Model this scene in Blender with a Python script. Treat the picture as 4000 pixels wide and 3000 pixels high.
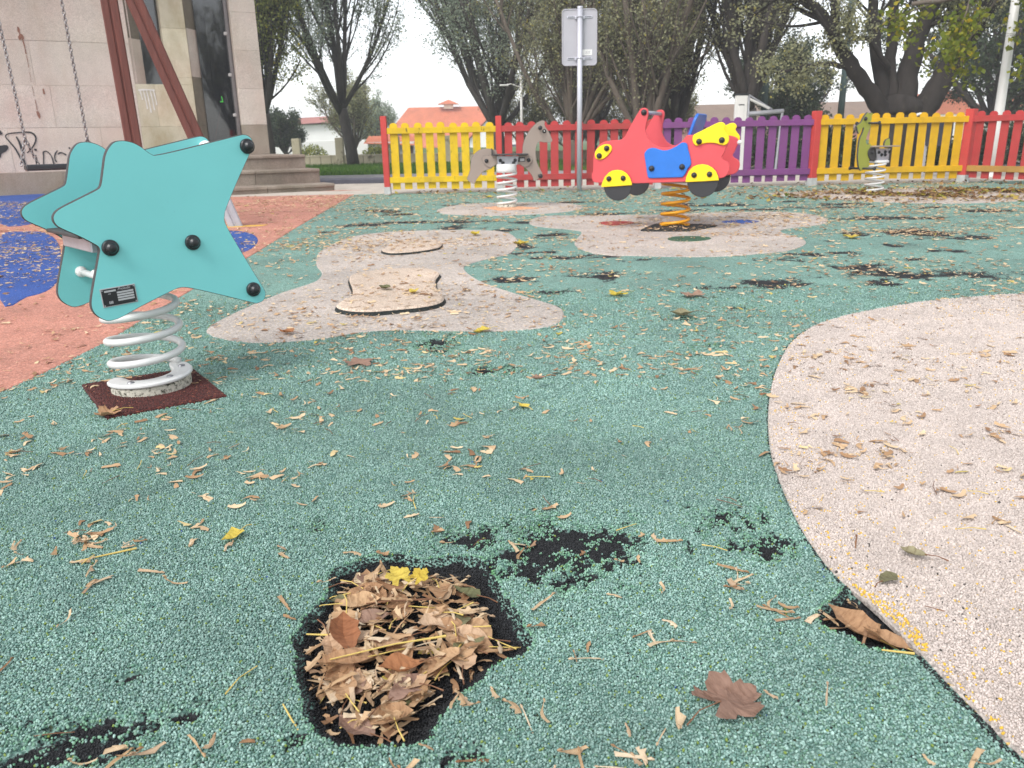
import bpy, bmesh, math, random
import numpy as np
from mathutils import Vector, Matrix

for o in list(bpy.data.objects):
    bpy.data.objects.remove(o)
SC = bpy.context.scene
COL = SC.collection
R = math.radians

# ------------------------------------------------------------------ camera
cam_d = bpy.data.cameras.new('camera')
cam_d.lens = 28.15
cam_d.sensor_width = 36.0
cam_d.clip_start = 0.05
cam_d.clip_end = 3000
cam_d.dof.use_dof = True
cam_d.dof.focus_distance = 2.2
cam_d.dof.aperture_fstop = 9.0
cam = bpy.data.objects.new('camera', cam_d)
COL.objects.link(cam)
cam.matrix_world = Matrix.Translation((0, 0, 0.88)) @ Matrix.Rotation(R(90 - 17.03), 4, 'X') @ Matrix.Rotation(R(-1.2), 4, 'Z')
SC.camera = cam

# ------------------------------------------------------------------ sky and sun (bright overcast)
SUN_ELEV, SUN_AZ = R(48), R(215)
world = bpy.data.worlds.new('World')
SC.world = world
world.use_nodes = True
wn = world.node_tree.nodes
wl = world.node_tree.links
wn.clear()
w_out = wn.new('ShaderNodeOutputWorld')
w_bg = wn.new('ShaderNodeBackground')
w_sky = wn.new('ShaderNodeTexSky')
w_sky.sky_type = 'NISHITA'
w_sky.sun_disc = False
w_sky.sun_elevation = SUN_ELEV
w_sky.sun_rotation = SUN_AZ
w_sky.air_density = 1.0
w_sky.dust_density = 1.0
w_sky.ozone_density = 1.0
w_hsv = wn.new('ShaderNodeHueSaturation')
w_hsv.inputs['Saturation'].default_value = 0.22
wl.new(w_sky.outputs[0], w_hsv.inputs['Color'])
wl.new(w_hsv.outputs[0], w_bg.inputs['Color'])
w_bg.inputs['Strength'].default_value = 0.15
wl.new(w_bg.outputs[0], w_out.inputs['Surface'])

sun_d = bpy.data.lights.new('sun', 'SUN')
sun_d.energy = 1.3
sun_d.angle = R(25)
sun_d.color = (1.0, 0.97, 0.93)
sun = bpy.data.objects.new('sun', sun_d)
COL.objects.link(sun)
sd = Vector((math.sin(SUN_AZ) * math.cos(SUN_ELEV), math.cos(SUN_AZ) * math.cos(SUN_ELEV), math.sin(SUN_ELEV)))
sun.rotation_euler = sd.to_track_quat('Z', 'Y').to_euler()
sun.location = (0, 0, 30)

vs = SC.view_settings
vs.view_transform = 'Standard'
vs.look = 'None'
vs.gamma = 1.0
vs.exposure = 1.05
vs.use_curve_mapping = False
SC.cycles.max_bounces = 6
SC.cycles.transparent_max_bounces = 12
SC.cycles.use_denoising = True

# ------------------------------------------------------------------ helpers
def srgb(r, g, b):
    f = lambda c: (c / 255) / 12.92 if c / 255 <= 0.04045 else ((c / 255 + 0.055) / 1.055) ** 2.4
    return (f(r), f(g), f(b), 1.0)

def tag(o, label=None, cat=None, group=None, kind=None):
    if label: o['label'] = label
    if cat: o['category'] = cat
    if group: o['group'] = group
    if kind: o['kind'] = kind
    return o

def empty(name, loc=(0, 0, 0), rz=0.0, parent=None):
    o = bpy.data.objects.new(name, None)
    o.empty_display_size = 0.1
    COL.objects.link(o)
    o.location = loc
    o.rotation_euler = (0, 0, rz)
    if parent: o.parent = parent
    return o

def obj(name, me, parent=None, loc=None, rot=None):
    o = bpy.data.objects.new(name, me)
    COL.objects.link(o)
    if parent: o.parent = parent
    if loc is not None: o.location = loc
    if rot is not None: o.rotation_euler = rot
    return o

class MB:
    """collects vertices and faces of one mesh"""
    def __init__(s):
        s.v, s.f, s.m, s.n = [], [], [], 0
    def add(s, V, F, mi=0):
        b = s.n
        s.v.extend([tuple(map(float, p)) for p in V])
        s.n += len(V)
        for f in F:
            s.f.append(tuple(i + b for i in f)); s.m.append(mi)
    def mesh(s, name, mats, smooth=False):
        me = bpy.data.meshes.new(name)
        me.from_pydata(s.v, [], s.f)
        for m in (mats if isinstance(mats, (list, tuple)) else [mats]):
            me.materials.append(m)
        if len(me.materials) > 1:
            me.polygons.foreach_set('material_index', s.m)
        if smooth:
            me.polygons.foreach_set('use_smooth', [True] * len(me.polygons))
        me.update()
        return me
    def build(s, name, mats, parent=None, smooth=False, loc=None, rot=None):
        return obj(name, s.mesh(name, mats, smooth), parent, loc, rot)
    # shapes -------------------------------------------------------
    def box(s, c, h, bev=0.0, M=None, mi=0):
        cx, cy, cz = c; hx, hy, hz = h
        b = min(bev, hx * .9, hy * .9, hz * .9)
        if b <= 0:
            V = [(cx + i * hx, cy + j * hy, cz + k * hz) for k in (-1, 1) for j in (-1, 1) for i in (-1, 1)]
            F = [(0, 2, 3, 1), (4, 5, 7, 6), (0, 1, 5, 4), (2, 6, 7, 3), (0, 4, 6, 2), (1, 3, 7, 5)]
        else:
            bm = bmesh.new()
            bmesh.ops.create_cube(bm, size=2)
            for v in bm.verts: v.co = Vector((v.co.x * hx, v.co.y * hy, v.co.z * hz))
            bmesh.ops.bevel(bm, geom=bm.edges[:], offset=b, segments=1, affect='EDGES')
            bm.verts.index_update()
            V = [(v.co.x + cx, v.co.y + cy, v.co.z + cz) for v in bm.verts]
            F = [tuple(v.index for v in f.verts) for f in bm.faces]
            bm.free()
        if M is not None: V = [M @ Vector(p) for p in V]
        s.add(V, F, mi)
    def tube(s, pts, rad, sides=10, closed=False, caps=True, mi=0):
        P = np.array(pts, float); n = len(P)
        rad = np.full(n, rad) if np.isscalar(rad) else np.array(rad, float)
        if closed: T = np.roll(P, -1, 0) - np.roll(P, 1, 0)
        else: T = np.gradient(P, axis=0)
        T /= np.linalg.norm(T, axis=1)[:, None] + 1e-12
        ref = np.array([0, 0, 1.0]) if abs(T[0][2]) < .9 else np.array([1.0, 0, 0])
        U = np.zeros_like(P); u = ref - T[0] * (ref @ T[0]); u /= np.linalg.norm(u)
        for i in range(n):
            u = u - T[i] * (u @ T[i]); u /= np.linalg.norm(u) + 1e-12; U[i] = u
        W = np.cross(T, U)
        a = np.arange(sides) * 2 * math.pi / sides
        V = (P[:, None, :] + rad[:, None, None] * (np.cos(a)[None, :, None] * U[:, None, :] + np.sin(a)[None, :, None] * W[:, None, :])).reshape(-1, 3)
        F = []
        for i in range(n if closed else n - 1):
            j = (i + 1) % n
            for k in range(sides):
                l = (k + 1) % sides
                F.append((i * sides + k, i * sides + l, j * sides + l, j * sides + k))
        if caps and not closed:
            F.append(tuple(range(sides - 1, -1, -1))); F.append(tuple((n - 1) * sides + k for k in range(sides)))
        s.add(V, F, mi)
    def lathe(s, prof, seg=20, c=(0, 0, 0), axis='z', mi=0, a0=0.0, a1=2 * math.pi):
        """prof: list of (r, h); axis z or y (y: h runs towards -y)"""
        full = abs(a1 - a0 - 2 * math.pi) < 1e-6
        n = seg if full else seg + 1
        V, F = [], []
        for (r, h) in prof:
            for k in range(n):
                a = a0 + (a1 - a0) * k / seg
                if axis == 'z': V.append((c[0] + r * math.cos(a), c[1] + r * math.sin(a), c[2] + h))
                else: V.append((c[0] + r * math.cos(a), c[1] - h, c[2] + r * math.sin(a)))
        for i in range(len(prof) - 1):
            for k in range(n if full else n - 1):
                l = (k + 1) % n
                F.append((i * n + k, i * n + l, (i + 1) * n + l, (i + 1) * n + k))
        s.add(V, F, mi)
    def board(s, pts, y0, y1, bev=0.003, res=3, edge_mi=0, face_mi=0, smooth=True):
        """a flat board: outline (x, z) smoothed, between y0 (front) and y1 (back)"""
        q = spline(pts, res) if smooth else [tuple(p) for p in pts]
        n = len(q)
        A = np.array(q)
        area = 0.5 * np.sum(A[:, 0] * np.roll(A[:, 1], -1) - np.roll(A[:, 0], -1) * A[:, 1])
        if area < 0: A = A[::-1]
        T = np.roll(A, -1, 0) - np.roll(A, 1, 0); T /= np.linalg.norm(T, axis=1)[:, None] + 1e-9
        N = np.stack([T[:, 1], -T[:, 0]], 1)
        I = A - N * bev
        loops = [(I, y0), (A, y0 + bev), (A, y1 - bev), (I, y1)]
        V = [(p[0], y, p[1]) for L_, y in loops for p in L_]
        F, MI = [], []
        for i in range(3):
            for k in range(n):
                l = (k + 1) % n
                F.append((i * n + k, (i + 1) * n + k, (i + 1) * n + l, i * n + l)); MI.append(edge_mi)
        F.append(tuple(range(n - 1, -1, -1))[::-1]); MI.append(face_mi)
        F.append(tuple(3 * n + k for k in range(n))[::-1]); MI.append(face_mi)
        b = s.n
        s.v.extend(V); s.n += len(V)
        for f, m in zip(F, MI):
            s.f.append(tuple(i + b for i in f)); s.m.append(m)

def spline(pts, res=4):
    P = [np.array(p, float) for p in pts]; n = len(P); out = []
    for i in range(n):
        p0, p1, p2, p3 = P[i - 1], P[i], P[(i + 1) % n], P[(i + 2) % n]
        for k in range(res):
            t = k / res
            out.append(tuple(0.5 * ((2 * p1) + (-p0 + p2) * t + (2 * p0 - 5 * p1 + 4 * p2 - p3) * t * t + (-p0 + 3 * p1 - 3 * p2 + p3) * t ** 3)))
    return out

# ------------------------------------------------------------------ materials
def nodes_of(name):
    m = bpy.data.materials.new(name); m.use_nodes = True
    nt = m.node_tree; b = nt.nodes['Principled BSDF']
    return m, nt, b

def ramp(nt, fac, stops):
    r = nt.nodes.new('ShaderNodeValToRGB')
    e = r.color_ramp.elements
    while len(e) < len(stops): e.new(0.5)
    for i, (p, c) in enumerate(stops):
        e[i].position = p; e[i].color = c if len(c) == 4 else (*c, 1)
    nt.links.new(fac, r.inputs[0])
    return r.outputs[0]

def mixc(nt, fac, a, b, mode='MIX'):
    n = nt.nodes.new('ShaderNodeMix'); n.data_type = 'RGBA'; n.blend_type = mode
    for sock, v in ((n.inputs[0], fac), (n.inputs[6], a), (n.inputs[7], b)):
        if hasattr(v, 'is_linked'): nt.links.new(v, sock)
        elif isinstance(v, (int, float)): sock.default_value = v
        else: sock.default_value = v
    return n.outputs[2]

def noise(nt, scale, detail=4, rough=0.55, vec=None, sc3=None):
    n = nt.nodes.new('ShaderNodeTexNoise'); n.inputs['Scale'].default_value = scale
    n.inputs['Detail'].default_value = detail; n.inputs['Roughness'].default_value = rough
    tc = nt.nodes.new('ShaderNodeTexCoord')
    v = tc.outputs['Object'] if vec is None else vec
    if sc3 is not None:
        mp = nt.nodes.new('ShaderNodeMapping'); mp.inputs['Scale'].default_value = sc3
        nt.links.new(v, mp.inputs['Vector']); v = mp.outputs[0]
    nt.links.new(v, n.inputs['Vector'])
    return n.outputs[0]

def bump(nt, b, h, strength=0.3, dist=0.01):
    n = nt.nodes.new('ShaderNodeBump'); n.inputs['Strength'].default_value = strength; n.inputs['Distance'].default_value = dist
    nt.links.new(h, n.inputs['Height']); nt.links.new(n.outputs[0], b.inputs['Normal'])

def pmat(name, col, rough=0.5, var=0.12, scale=6.0, bmp=0.0, bscale=80.0, dirt=None, dirt_amt=0.0, dirt_scale=9.0, spec=0.5, metal=0.0, sc3=None, rnd=0.0):
    """coloured surface with slight mottling, optional dirt patches and fine relief"""
    m, nt, b = nodes_of(name)
    c = np.array(col[:3])
    lo = tuple(np.clip(c * (1 - var), 0, 1)) + (1,); hi = tuple(np.clip(c * (1 + var), 0, 1)) + (1,)
    cc = ramp(nt, noise(nt, scale, 5, 0.6, sc3=sc3), [(0.3, lo), (0.7, hi)])
    if dirt is not None:
        f = ramp(nt, noise(nt, dirt_scale, 8, 0.68, sc3=sc3), [(0.5 - 0.001 + (0.28 - dirt_amt) * 0.5, (0, 0, 0, 1)), (min(0.99, 0.62 + (0.28 - dirt_amt) * 0.5), (1, 1, 1, 1))])
        cc = mixc(nt, f, cc, dirt)
    if rnd > 0:
        oi = nt.nodes.new('ShaderNodeObjectInfo')
        f = ramp(nt, oi.outputs['Random'], [(0, (1 - rnd,) * 3), (1, (1 + rnd,) * 3)])
        cc = mixc(nt, 1.0, cc, f, 'MULTIPLY')
    nt.links.new(cc, b.inputs['Base Color'])
    b.inputs['Roughness'].default_value = rough
    b.inputs['Metallic'].default_value = metal
    b.inputs['Specular IOR Level'].default_value = spec
    if bmp > 0: bump(nt, b, noise(nt, bscale, 3), bmp, 0.01)
    return m

# ------------------------------------------------------------------ measured outlines (metres)
STAR_BASE = [-1.362,2.904,0.0]
STAR = [(-0.064,0.895),(-0.036,0.9),(-0.006,0.894),(0.018,0.881),(0.038,0.864),(0.053,0.854),(0.069,0.852),(0.14,0.864),(0.27,0.891),(0.366,0.911),(0.39,0.914),(0.41,0.907),(0.421,0.89),(0.418,0.868),(0.401,0.841),(0.346,0.755),(0.292,0.664),(0.28,0.633),(0.281,0.602),(0.316,0.524),(0.361,0.43),(0.399,0.354),(0.405,0.329),(0.393,0.305),(0.366,0.298),(0.345,0.304),(0.231,0.349),(0.136,0.385),(0.099,0.396),(0.073,0.396),(0.04,0.386),(-0.057,0.353),(-0.119,0.329),(-0.15,0.321),(-0.175,0.321),(-0.198,0.336),(-0.214,0.359),(-0.216,0.389),(-0.2,0.443),(-0.179,0.505),(-0.164,0.55),(-0.163,0.563),(-0.171,0.574),(-0.214,0.605),(-0.262,0.634),(-0.278,0.649),(-0.283,0.668),(-0.275,0.685),(-0.254,0.7),(-0.194,0.726),(-0.143,0.748),(-0.129,0.757),(-0.121,0.775),(-0.108,0.819),(-0.098,0.852),(-0.084,0.876)]
STAR_BOLT = [(-0.129,0.561),(0.148,0.551),(0.355,0.354),(0.395,0.873)]
STAR_PLATE = [(-0.184,0.429),(-0.07,0.434),(-0.067,0.371),(-0.181,0.366)]
STAR_FAR = [(-0.033,0.894),(0.029,0.862),(-0.134,0.746),(-0.284,0.667),(-0.17,0.57),(-0.219,0.377),(-0.179,0.323),(-0.1,0.336)]
STAR_KNOB = [(0.374,0.884)]
HORSE_BASE = [-0.014,10.933,0.0]
HORSE_REAR = [(-0.126,0.735),(-0.187,0.749),(-0.214,0.759),(-0.258,0.765),(-0.302,0.764),(-0.347,0.749),(-0.392,0.723),(-0.429,0.69),(-0.452,0.652),(-0.465,0.613),(-0.472,0.571),(-0.478,0.511),(-0.49,0.468),(-0.509,0.425),(-0.522,0.395),(-0.52,0.373),(-0.498,0.351),(-0.459,0.328),(-0.437,0.319),(-0.419,0.332),(-0.399,0.375),(-0.357,0.422),(-0.311,0.468),(-0.266,0.489),(-0.203,0.509),(-0.166,0.539),(-0.112,0.572)]
HORSE_FRONT = [(0.21,0.694),(0.216,0.762),(0.23,0.829),(0.262,0.905),(0.312,0.979),(0.365,1.037),(0.423,1.082),(0.471,1.098),(0.498,1.1),(0.515,1.084),(0.509,1.051),(0.523,1.013),(0.558,0.966),(0.584,0.915),(0.606,0.864),(0.608,0.843),(0.597,0.829),(0.566,0.823),(0.504,0.824),(0.469,0.831),(0.438,0.835),(0.416,0.817),(0.398,0.775),(0.39,0.707),(0.392,0.639),(0.404,0.579),(0.43,0.518),(0.457,0.466),(0.474,0.431),(0.458,0.392),(0.406,0.354),(0.37,0.338),(0.357,0.347),(0.344,0.39),(0.313,0.438),(0.269,0.487),(0.225,0.522),(0.172,0.553),(0.146,0.575),(0.148,0.661)]
HORSE_PL_R = [(-0.092,0.674),(-0.26,0.679),(-0.296,0.67),(-0.319,0.641),(-0.316,0.61),(-0.282,0.558),(-0.229,0.527),(-0.194,0.526),(-0.157,0.551),(-0.112,0.563),(-0.095,0.563)]
HORSE_PL_F = [(0.139,0.661),(0.281,0.663),(0.334,0.64),(0.345,0.606),(0.324,0.563),(0.288,0.53),(0.243,0.519),(0.212,0.531),(0.181,0.553),(0.137,0.558)]
HORSE_BRK = [(-0.128,0.667),(0.161,0.661),(0.141,0.55),(-0.113,0.555)]
HORSE_SEAT = [(-0.184,0.698),(0.281,0.688),(0.281,0.665),(-0.185,0.675)]
HORSE_BOLT = [(-0.261,0.609),(-0.08,0.61),(-0.047,0.579),(0.114,0.609),(0.094,0.575),(0.292,0.607)]
HORSE_HAND = [(0.437,1.006),(0.503,0.966),(0.431,0.406)]
HORSE_TAG = [(0.147,0.646),(0.246,0.589)]
HORSE_SPR = [(-0.122,0.555),(0.141,0.554),(-0.126,0.391),(-0.128,0.304),(-0.13,0.217),(-0.132,0.129),(-0.135,0.045),(0.139,0.446),(0.133,0.088),(-0.127,-0.008),(0.131,-0.013)]
HORSE_MAT = [[-0.27,10.82],[-0.08,10.99],[0.36,10.45],[-0.19,10.31]]
CAR_BASE = [1.678,8.195,0.0]
CAR_BODY = [(-0.768,0.533),(-0.756,0.556),(-0.754,0.617),(-0.753,0.678),(-0.745,0.723),(-0.729,0.76),(-0.701,0.798),(-0.665,0.823),(-0.621,0.84),(-0.569,0.844),(-0.505,0.846),(-0.466,0.857),(-0.435,0.886),(-0.412,0.929),(-0.382,0.983),(-0.345,1.048),(-0.315,1.094),(-0.296,1.122),(-0.273,1.132),(-0.246,1.131),(-0.225,1.115),(-0.218,1.087),(-0.221,1.059),(-0.229,1.016),(-0.238,0.973),(-0.241,0.936),(-0.23,0.893),(-0.211,0.856),(-0.183,0.819),(-0.144,0.793),(-0.097,0.777),(-0.043,0.769),(0.01,0.776),(0.054,0.79),(0.091,0.811),(0.12,0.839),(0.141,0.867),(0.159,0.879),(0.193,0.88),(0.274,0.881),(0.384,0.873),(0.472,0.861),(0.52,0.839),(0.532,0.807),(0.527,0.779),(0.514,0.751),(0.498,0.708),(0.483,0.68),(0.498,0.655),(0.527,0.64),(0.55,0.619),(0.558,0.579),(0.548,0.536),(0.521,0.504),(0.478,0.489),(0.331,0.468),(0.163,0.457),(-0.047,0.449),(-0.361,0.441),(-0.603,0.445),(-0.734,0.45),(-0.761,0.475),(-0.769,0.506)]
CAR_DOOR = [(-0.242,0.71),(-0.235,0.732),(-0.212,0.757),(-0.182,0.769),(-0.143,0.769),(-0.112,0.759),(-0.073,0.748),(-0.027,0.747),(0.018,0.761),(0.062,0.782),(0.099,0.807),(0.125,0.814),(0.151,0.808),(0.165,0.791),(0.172,0.755),(0.189,0.705),(0.205,0.639),(0.201,0.607),(0.176,0.574),(0.156,0.53),(0.134,0.504),(0.119,0.499),(-0.049,0.494),(-0.165,0.491),(-0.193,0.495),(-0.205,0.512),(-0.219,0.583),(-0.233,0.658)]
CAR_WING = [(0.209,0.855),(0.219,0.88),(0.244,0.894),(0.294,0.917),(0.351,0.944),(0.408,0.971),(0.45,0.986),(0.479,0.983),(0.5,0.962),(0.501,0.941),(0.493,0.923),(0.509,0.895),(0.536,0.863),(0.54,0.828),(0.529,0.8),(0.501,0.784),(0.472,0.787),(0.431,0.8),(0.38,0.807),(0.329,0.805),(0.285,0.793),(0.249,0.784),(0.226,0.798),(0.211,0.827)]
CAR_LAMP = [(-0.735,0.715),(-0.729,0.745),(-0.701,0.779),(-0.665,0.801),(-0.625,0.81),(-0.588,0.806),(-0.568,0.788),(-0.566,0.758),(-0.583,0.729),(-0.615,0.695),(-0.651,0.673),(-0.683,0.666),(-0.716,0.673),(-0.73,0.689)]
CAR_GUARD_F = [(-0.66,0.406),(-0.652,0.448),(-0.628,0.502),(-0.588,0.544),(-0.548,0.564),(-0.5,0.57),(-0.451,0.562),(-0.407,0.536),(-0.374,0.494),(-0.357,0.449),(-0.353,0.426),(-0.505,0.415)]
CAR_GUARD_R = [(0.163,0.454),(0.168,0.501),(0.189,0.552),(0.224,0.592),(0.265,0.611),(0.313,0.617),(0.361,0.609),(0.406,0.586),(0.441,0.551),(0.462,0.508),(0.471,0.471),(0.317,0.461)]
CAR_WHEEL = [(-0.499,0.418),(-0.497,0.286),(-0.642,0.414),(-0.359,0.42),(0.322,0.463),(0.325,0.323),(0.174,0.457),(0.468,0.466)]
CAR_BOLT = [(-0.614,0.772),(-0.688,0.703),(0.272,0.82),(0.478,0.829),(-0.166,0.581),(0.124,0.594),(-0.582,0.487),(-0.44,0.492),(0.242,0.52),(0.384,0.527),(-0.259,1.092)]
CAR_FARH = [(-0.246,1.061),(0.543,0.567),(-0.352,0.393),(0.337,0.31),(-0.5,0.278)]
CAR_BACKREST = [(0.137,0.884),(0.168,0.972),(0.195,1.038),(0.225,1.05),(0.287,1.028),(0.303,1.006),(0.306,0.947)]
CAR_SPR = [(-0.153,0.39),(-0.153,0.284),(-0.154,0.185),(-0.15,0.081),(-0.159,-0.003),(0.138,0.344),(0.145,0.247),(0.147,0.145),(0.147,0.043)]
GREEN_BASE = [5.441,12.212,0.0]
GREEN_BODY = [(-0.353,0.334),(-0.391,0.369),(-0.418,0.419),(-0.447,0.518),(-0.454,0.599),(-0.456,0.688),(-0.448,0.76),(-0.431,0.808),(-0.405,0.848),(-0.387,0.896),(-0.38,0.932),(-0.417,0.92),(-0.449,0.881),(-0.476,0.849),(-0.507,0.881),(-0.526,0.921),(-0.544,0.953),(-0.492,0.985),(-0.446,1.016),(-0.415,1.063),(-0.383,1.103),(-0.332,1.138),(-0.297,1.122),(-0.221,1.134),(-0.237,1.078),(-0.229,1.03),(-0.251,1.007),(-0.231,0.966),(-0.249,0.918),(-0.268,0.878),(-0.296,0.814),(-0.306,0.758),(-0.299,0.717),(-0.257,0.698),(-0.213,0.707),(-0.161,0.674),(-0.106,0.623),(-0.086,0.507),(-0.181,0.485),(-0.177,0.419),(-0.196,0.378),(-0.273,0.364),(-0.32,0.337)]
GREEN_TAIL = [(0.13,0.651),(0.128,0.733),(0.176,0.766),(0.23,0.765),(0.245,0.648)]
GREEN_PLATE = [(-0.164,0.653),(-0.226,0.634),(-0.251,0.586),(-0.228,0.528),(-0.174,0.481),(-0.104,0.458),(-0.059,0.507),(-0.056,0.638)]
GREEN_SEAT = [(-0.207,0.675),(0.327,0.651)]
GREEN_BRK = [(-0.096,0.639),(0.228,0.632),(0.211,0.541),(0.207,0.449),(-0.037,0.456)]
GREEN_BOLT = [(-0.178,0.58),(-0.032,0.582),(0.108,0.585),(0.21,0.582),(0.034,0.545),(0.115,0.543)]
GREEN_HAND = [(-0.287,0.991),(-0.481,0.996),(-0.375,1.051),(-0.311,0.362)]
GREEN_SPR = [(-0.179,0.432),(0.2,0.449),(-0.274,0.253),(-0.278,0.161),(-0.285,0.082),(0.185,0.273),(0.174,0.18),(0.183,0.094),(0.204,0.017),(-0.078,-0.004)]
PATCH_A = [[-1.501,3.86],[-1.524,3.984],[-1.515,4.181],[-1.471,4.524],[-1.399,4.89],[-1.307,5.174],[-1.286,5.35],[-1.322,5.625],[-1.426,5.937],[-1.51,6.28],[-1.587,6.716],[-1.594,7.074],[-1.575,7.466],[-1.499,7.892],[-1.269,8.171],[-0.906,8.272],[-0.527,8.251],[-0.186,8.135],[-0.0,7.854],[0.074,7.322],[0.06,6.807],[-0.004,6.419],[-0.119,6.228],[-0.254,6.003],[-0.322,5.83],[-0.32,5.657],[-0.27,5.41],[-0.173,5.106],[-0.008,4.762],[0.149,4.485],[0.254,4.291],[0.279,4.142],[0.262,3.963],[0.218,3.842],[0.142,3.768],[0.052,3.738],[-0.081,3.719],[-0.259,3.747],[-0.439,3.775],[-0.576,3.795],[-0.706,3.768],[-0.823,3.684],[-0.94,3.622],[-1.103,3.59],[-1.238,3.612],[-1.378,3.696],[-1.455,3.778]]
OVAL = [[-1.052,6.656],[-1.013,6.98],[-0.926,7.195],[-0.788,7.291],[-0.646,7.201],[-0.585,7.01],[-0.581,6.79],[-0.631,6.659],[-0.74,6.531],[-0.867,6.464],[-0.974,6.48]]
HOUR = [[-1.049,5.212],[-1.058,5.358],[-0.995,5.464],[-0.88,5.543],[-0.694,5.599],[-0.572,5.551],[-0.482,5.399],[-0.467,5.284],[-0.474,5.074],[-0.446,4.812],[-0.422,4.66],[-0.379,4.515],[-0.374,4.382],[-0.412,4.285],[-0.485,4.22],[-0.58,4.182],[-0.72,4.135],[-0.82,4.15],[-0.899,4.204],[-0.947,4.291],[-0.952,4.366],[-0.935,4.494],[-0.918,4.601],[-0.953,4.809],[-1.01,5.037]]
PATCH_B = [[0.225,8.817],[0.277,9.278],[0.45,9.581],[0.855,9.548],[1.254,9.486],[1.653,9.454],[1.921,9.451],[2.209,9.534],[2.758,9.558],[3.136,9.467],[3.37,9.145],[3.4,8.778],[3.328,8.459],[3.177,8.157],[2.964,7.954],[2.732,7.808],[2.587,7.672],[2.526,7.487],[2.52,7.247],[2.53,6.951],[2.477,6.719],[2.356,6.484],[2.144,6.24],[1.872,6.111],[1.586,6.029],[1.328,6.042],[0.995,6.142],[0.794,6.236],[0.648,6.391],[0.578,6.654],[0.565,6.961],[0.615,7.32],[0.693,7.732],[0.689,7.933],[0.587,8.099],[0.389,8.312],[0.265,8.519]]
SPOT_RED = [[0.954,8.593],[1.033,8.748],[1.209,8.761],[1.32,8.663],[1.31,8.519],[1.182,8.381],[1.036,8.364]]
SPOT_BLUE = [[2.222,8.474],[2.369,8.615],[2.498,8.638],[2.57,8.547],[2.606,8.442],[2.503,8.32],[2.366,8.255],[2.272,8.344]]
SPOT_GREEN = [[1.398,7.115],[1.463,7.259],[1.618,7.302],[1.75,7.243],[1.786,7.132],[1.712,6.994],[1.556,6.923],[1.427,6.977]]
CARMAT = [[1.269,7.803],[1.448,8.259],[1.594,8.413],[2.087,8.175],[1.893,7.847],[1.7,7.682],[1.463,7.706]]
PATCH_C = [[-0.929,10.564],[-0.894,11.046],[-0.721,11.504],[-0.417,11.759],[0.022,11.778],[0.457,11.658],[0.784,11.433],[0.959,11.061],[0.973,10.662],[0.844,10.27],[0.618,10.007],[0.272,9.836],[-0.063,9.766],[-0.49,9.888],[-0.777,10.129]]
PATCH_D = [[3.957,12.379],[4.147,12.587],[4.77,12.833],[5.556,12.979],[6.465,12.967],[7.173,12.597],[7.529,12.018],[7.274,11.092],[6.684,10.402],[6.107,10.173],[5.498,10.114],[5.037,10.352],[4.631,10.781],[4.264,11.45],[4.04,11.944]]
PATCH_E = [[2.841,4.362],[2.522,4.303],[2.226,4.218],[1.906,4.056],[1.648,3.89],[1.442,3.704],[1.255,3.447],[1.116,3.181],[0.976,2.86],[0.86,2.544],[0.779,2.285],[0.724,2.069],[0.683,1.831],[0.661,1.637],[0.661,1.474],[0.685,1.353],[0.705,1.219],[0.713,1.118],[0.724,1.03],[0.735,0.952]]
ORANGE_EDGE = [[-2.735,15.086],[-2.555,12.298],[-2.313,8.849],[-2.145,6.852],[-2.015,4.925],[-1.906,3.676],[-1.911,3.169],[-1.896,2.83]]
BLUE1 = [[-5.347,8.532],[-5.356,8.969],[-4.989,8.766],[-4.261,7.664],[-3.31,5.9],[-2.997,5.199],[-2.983,4.911],[-3.119,4.851]]
BLUE2 = [[-3.015,8.401],[-2.938,8.603],[-2.659,8.335],[-2.413,7.78],[-2.27,7.175],[-2.261,6.784],[-2.426,6.809]]
BLUE3 = [[-10.078,16.347],[-9.243,16.498],[-7.428,15.404],[-5.892,12.303],[-5.534,10.877],[-5.769,10.184],[-6.272,10.06]]
HOLE = [[-0.392,1.512],[-0.375,1.543],[-0.351,1.555],[-0.321,1.581],[-0.284,1.583],[-0.247,1.585],[-0.217,1.563],[-0.19,1.562],[-0.157,1.571],[-0.113,1.572],[-0.079,1.564],[-0.061,1.524],[-0.05,1.48],[-0.03,1.42],[-0.012,1.374],[-0.0,1.332],[0.008,1.301],[0.022,1.272],[0.018,1.244],[-0.004,1.222],[-0.029,1.21],[-0.053,1.189],[-0.066,1.16],[-0.083,1.14],[-0.103,1.118],[-0.116,1.092],[-0.129,1.067],[-0.137,1.042],[-0.138,1.025],[-0.153,1.016],[-0.176,1.01],[-0.205,1.011],[-0.237,1.009],[-0.271,1.013],[-0.293,1.027],[-0.315,1.041],[-0.324,1.058],[-0.343,1.088],[-0.351,1.122],[-0.372,1.162],[-0.387,1.204],[-0.391,1.24],[-0.414,1.278],[-0.404,1.316],[-0.406,1.352],[-0.394,1.378],[-0.385,1.416],[-0.38,1.468]]
HOLE2 = [[0.648,1.4],[0.675,1.408],[0.697,1.379],[0.709,1.336],[0.716,1.296],[0.719,1.241],[0.703,1.196],[0.689,1.212],[0.649,1.218],[0.623,1.229],[0.607,1.267],[0.58,1.278],[0.573,1.312],[0.587,1.341],[0.616,1.364]]
MAT = [[-1.652,2.948],[-1.369,2.553],[-1.038,2.777],[-1.307,3.16]]
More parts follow.
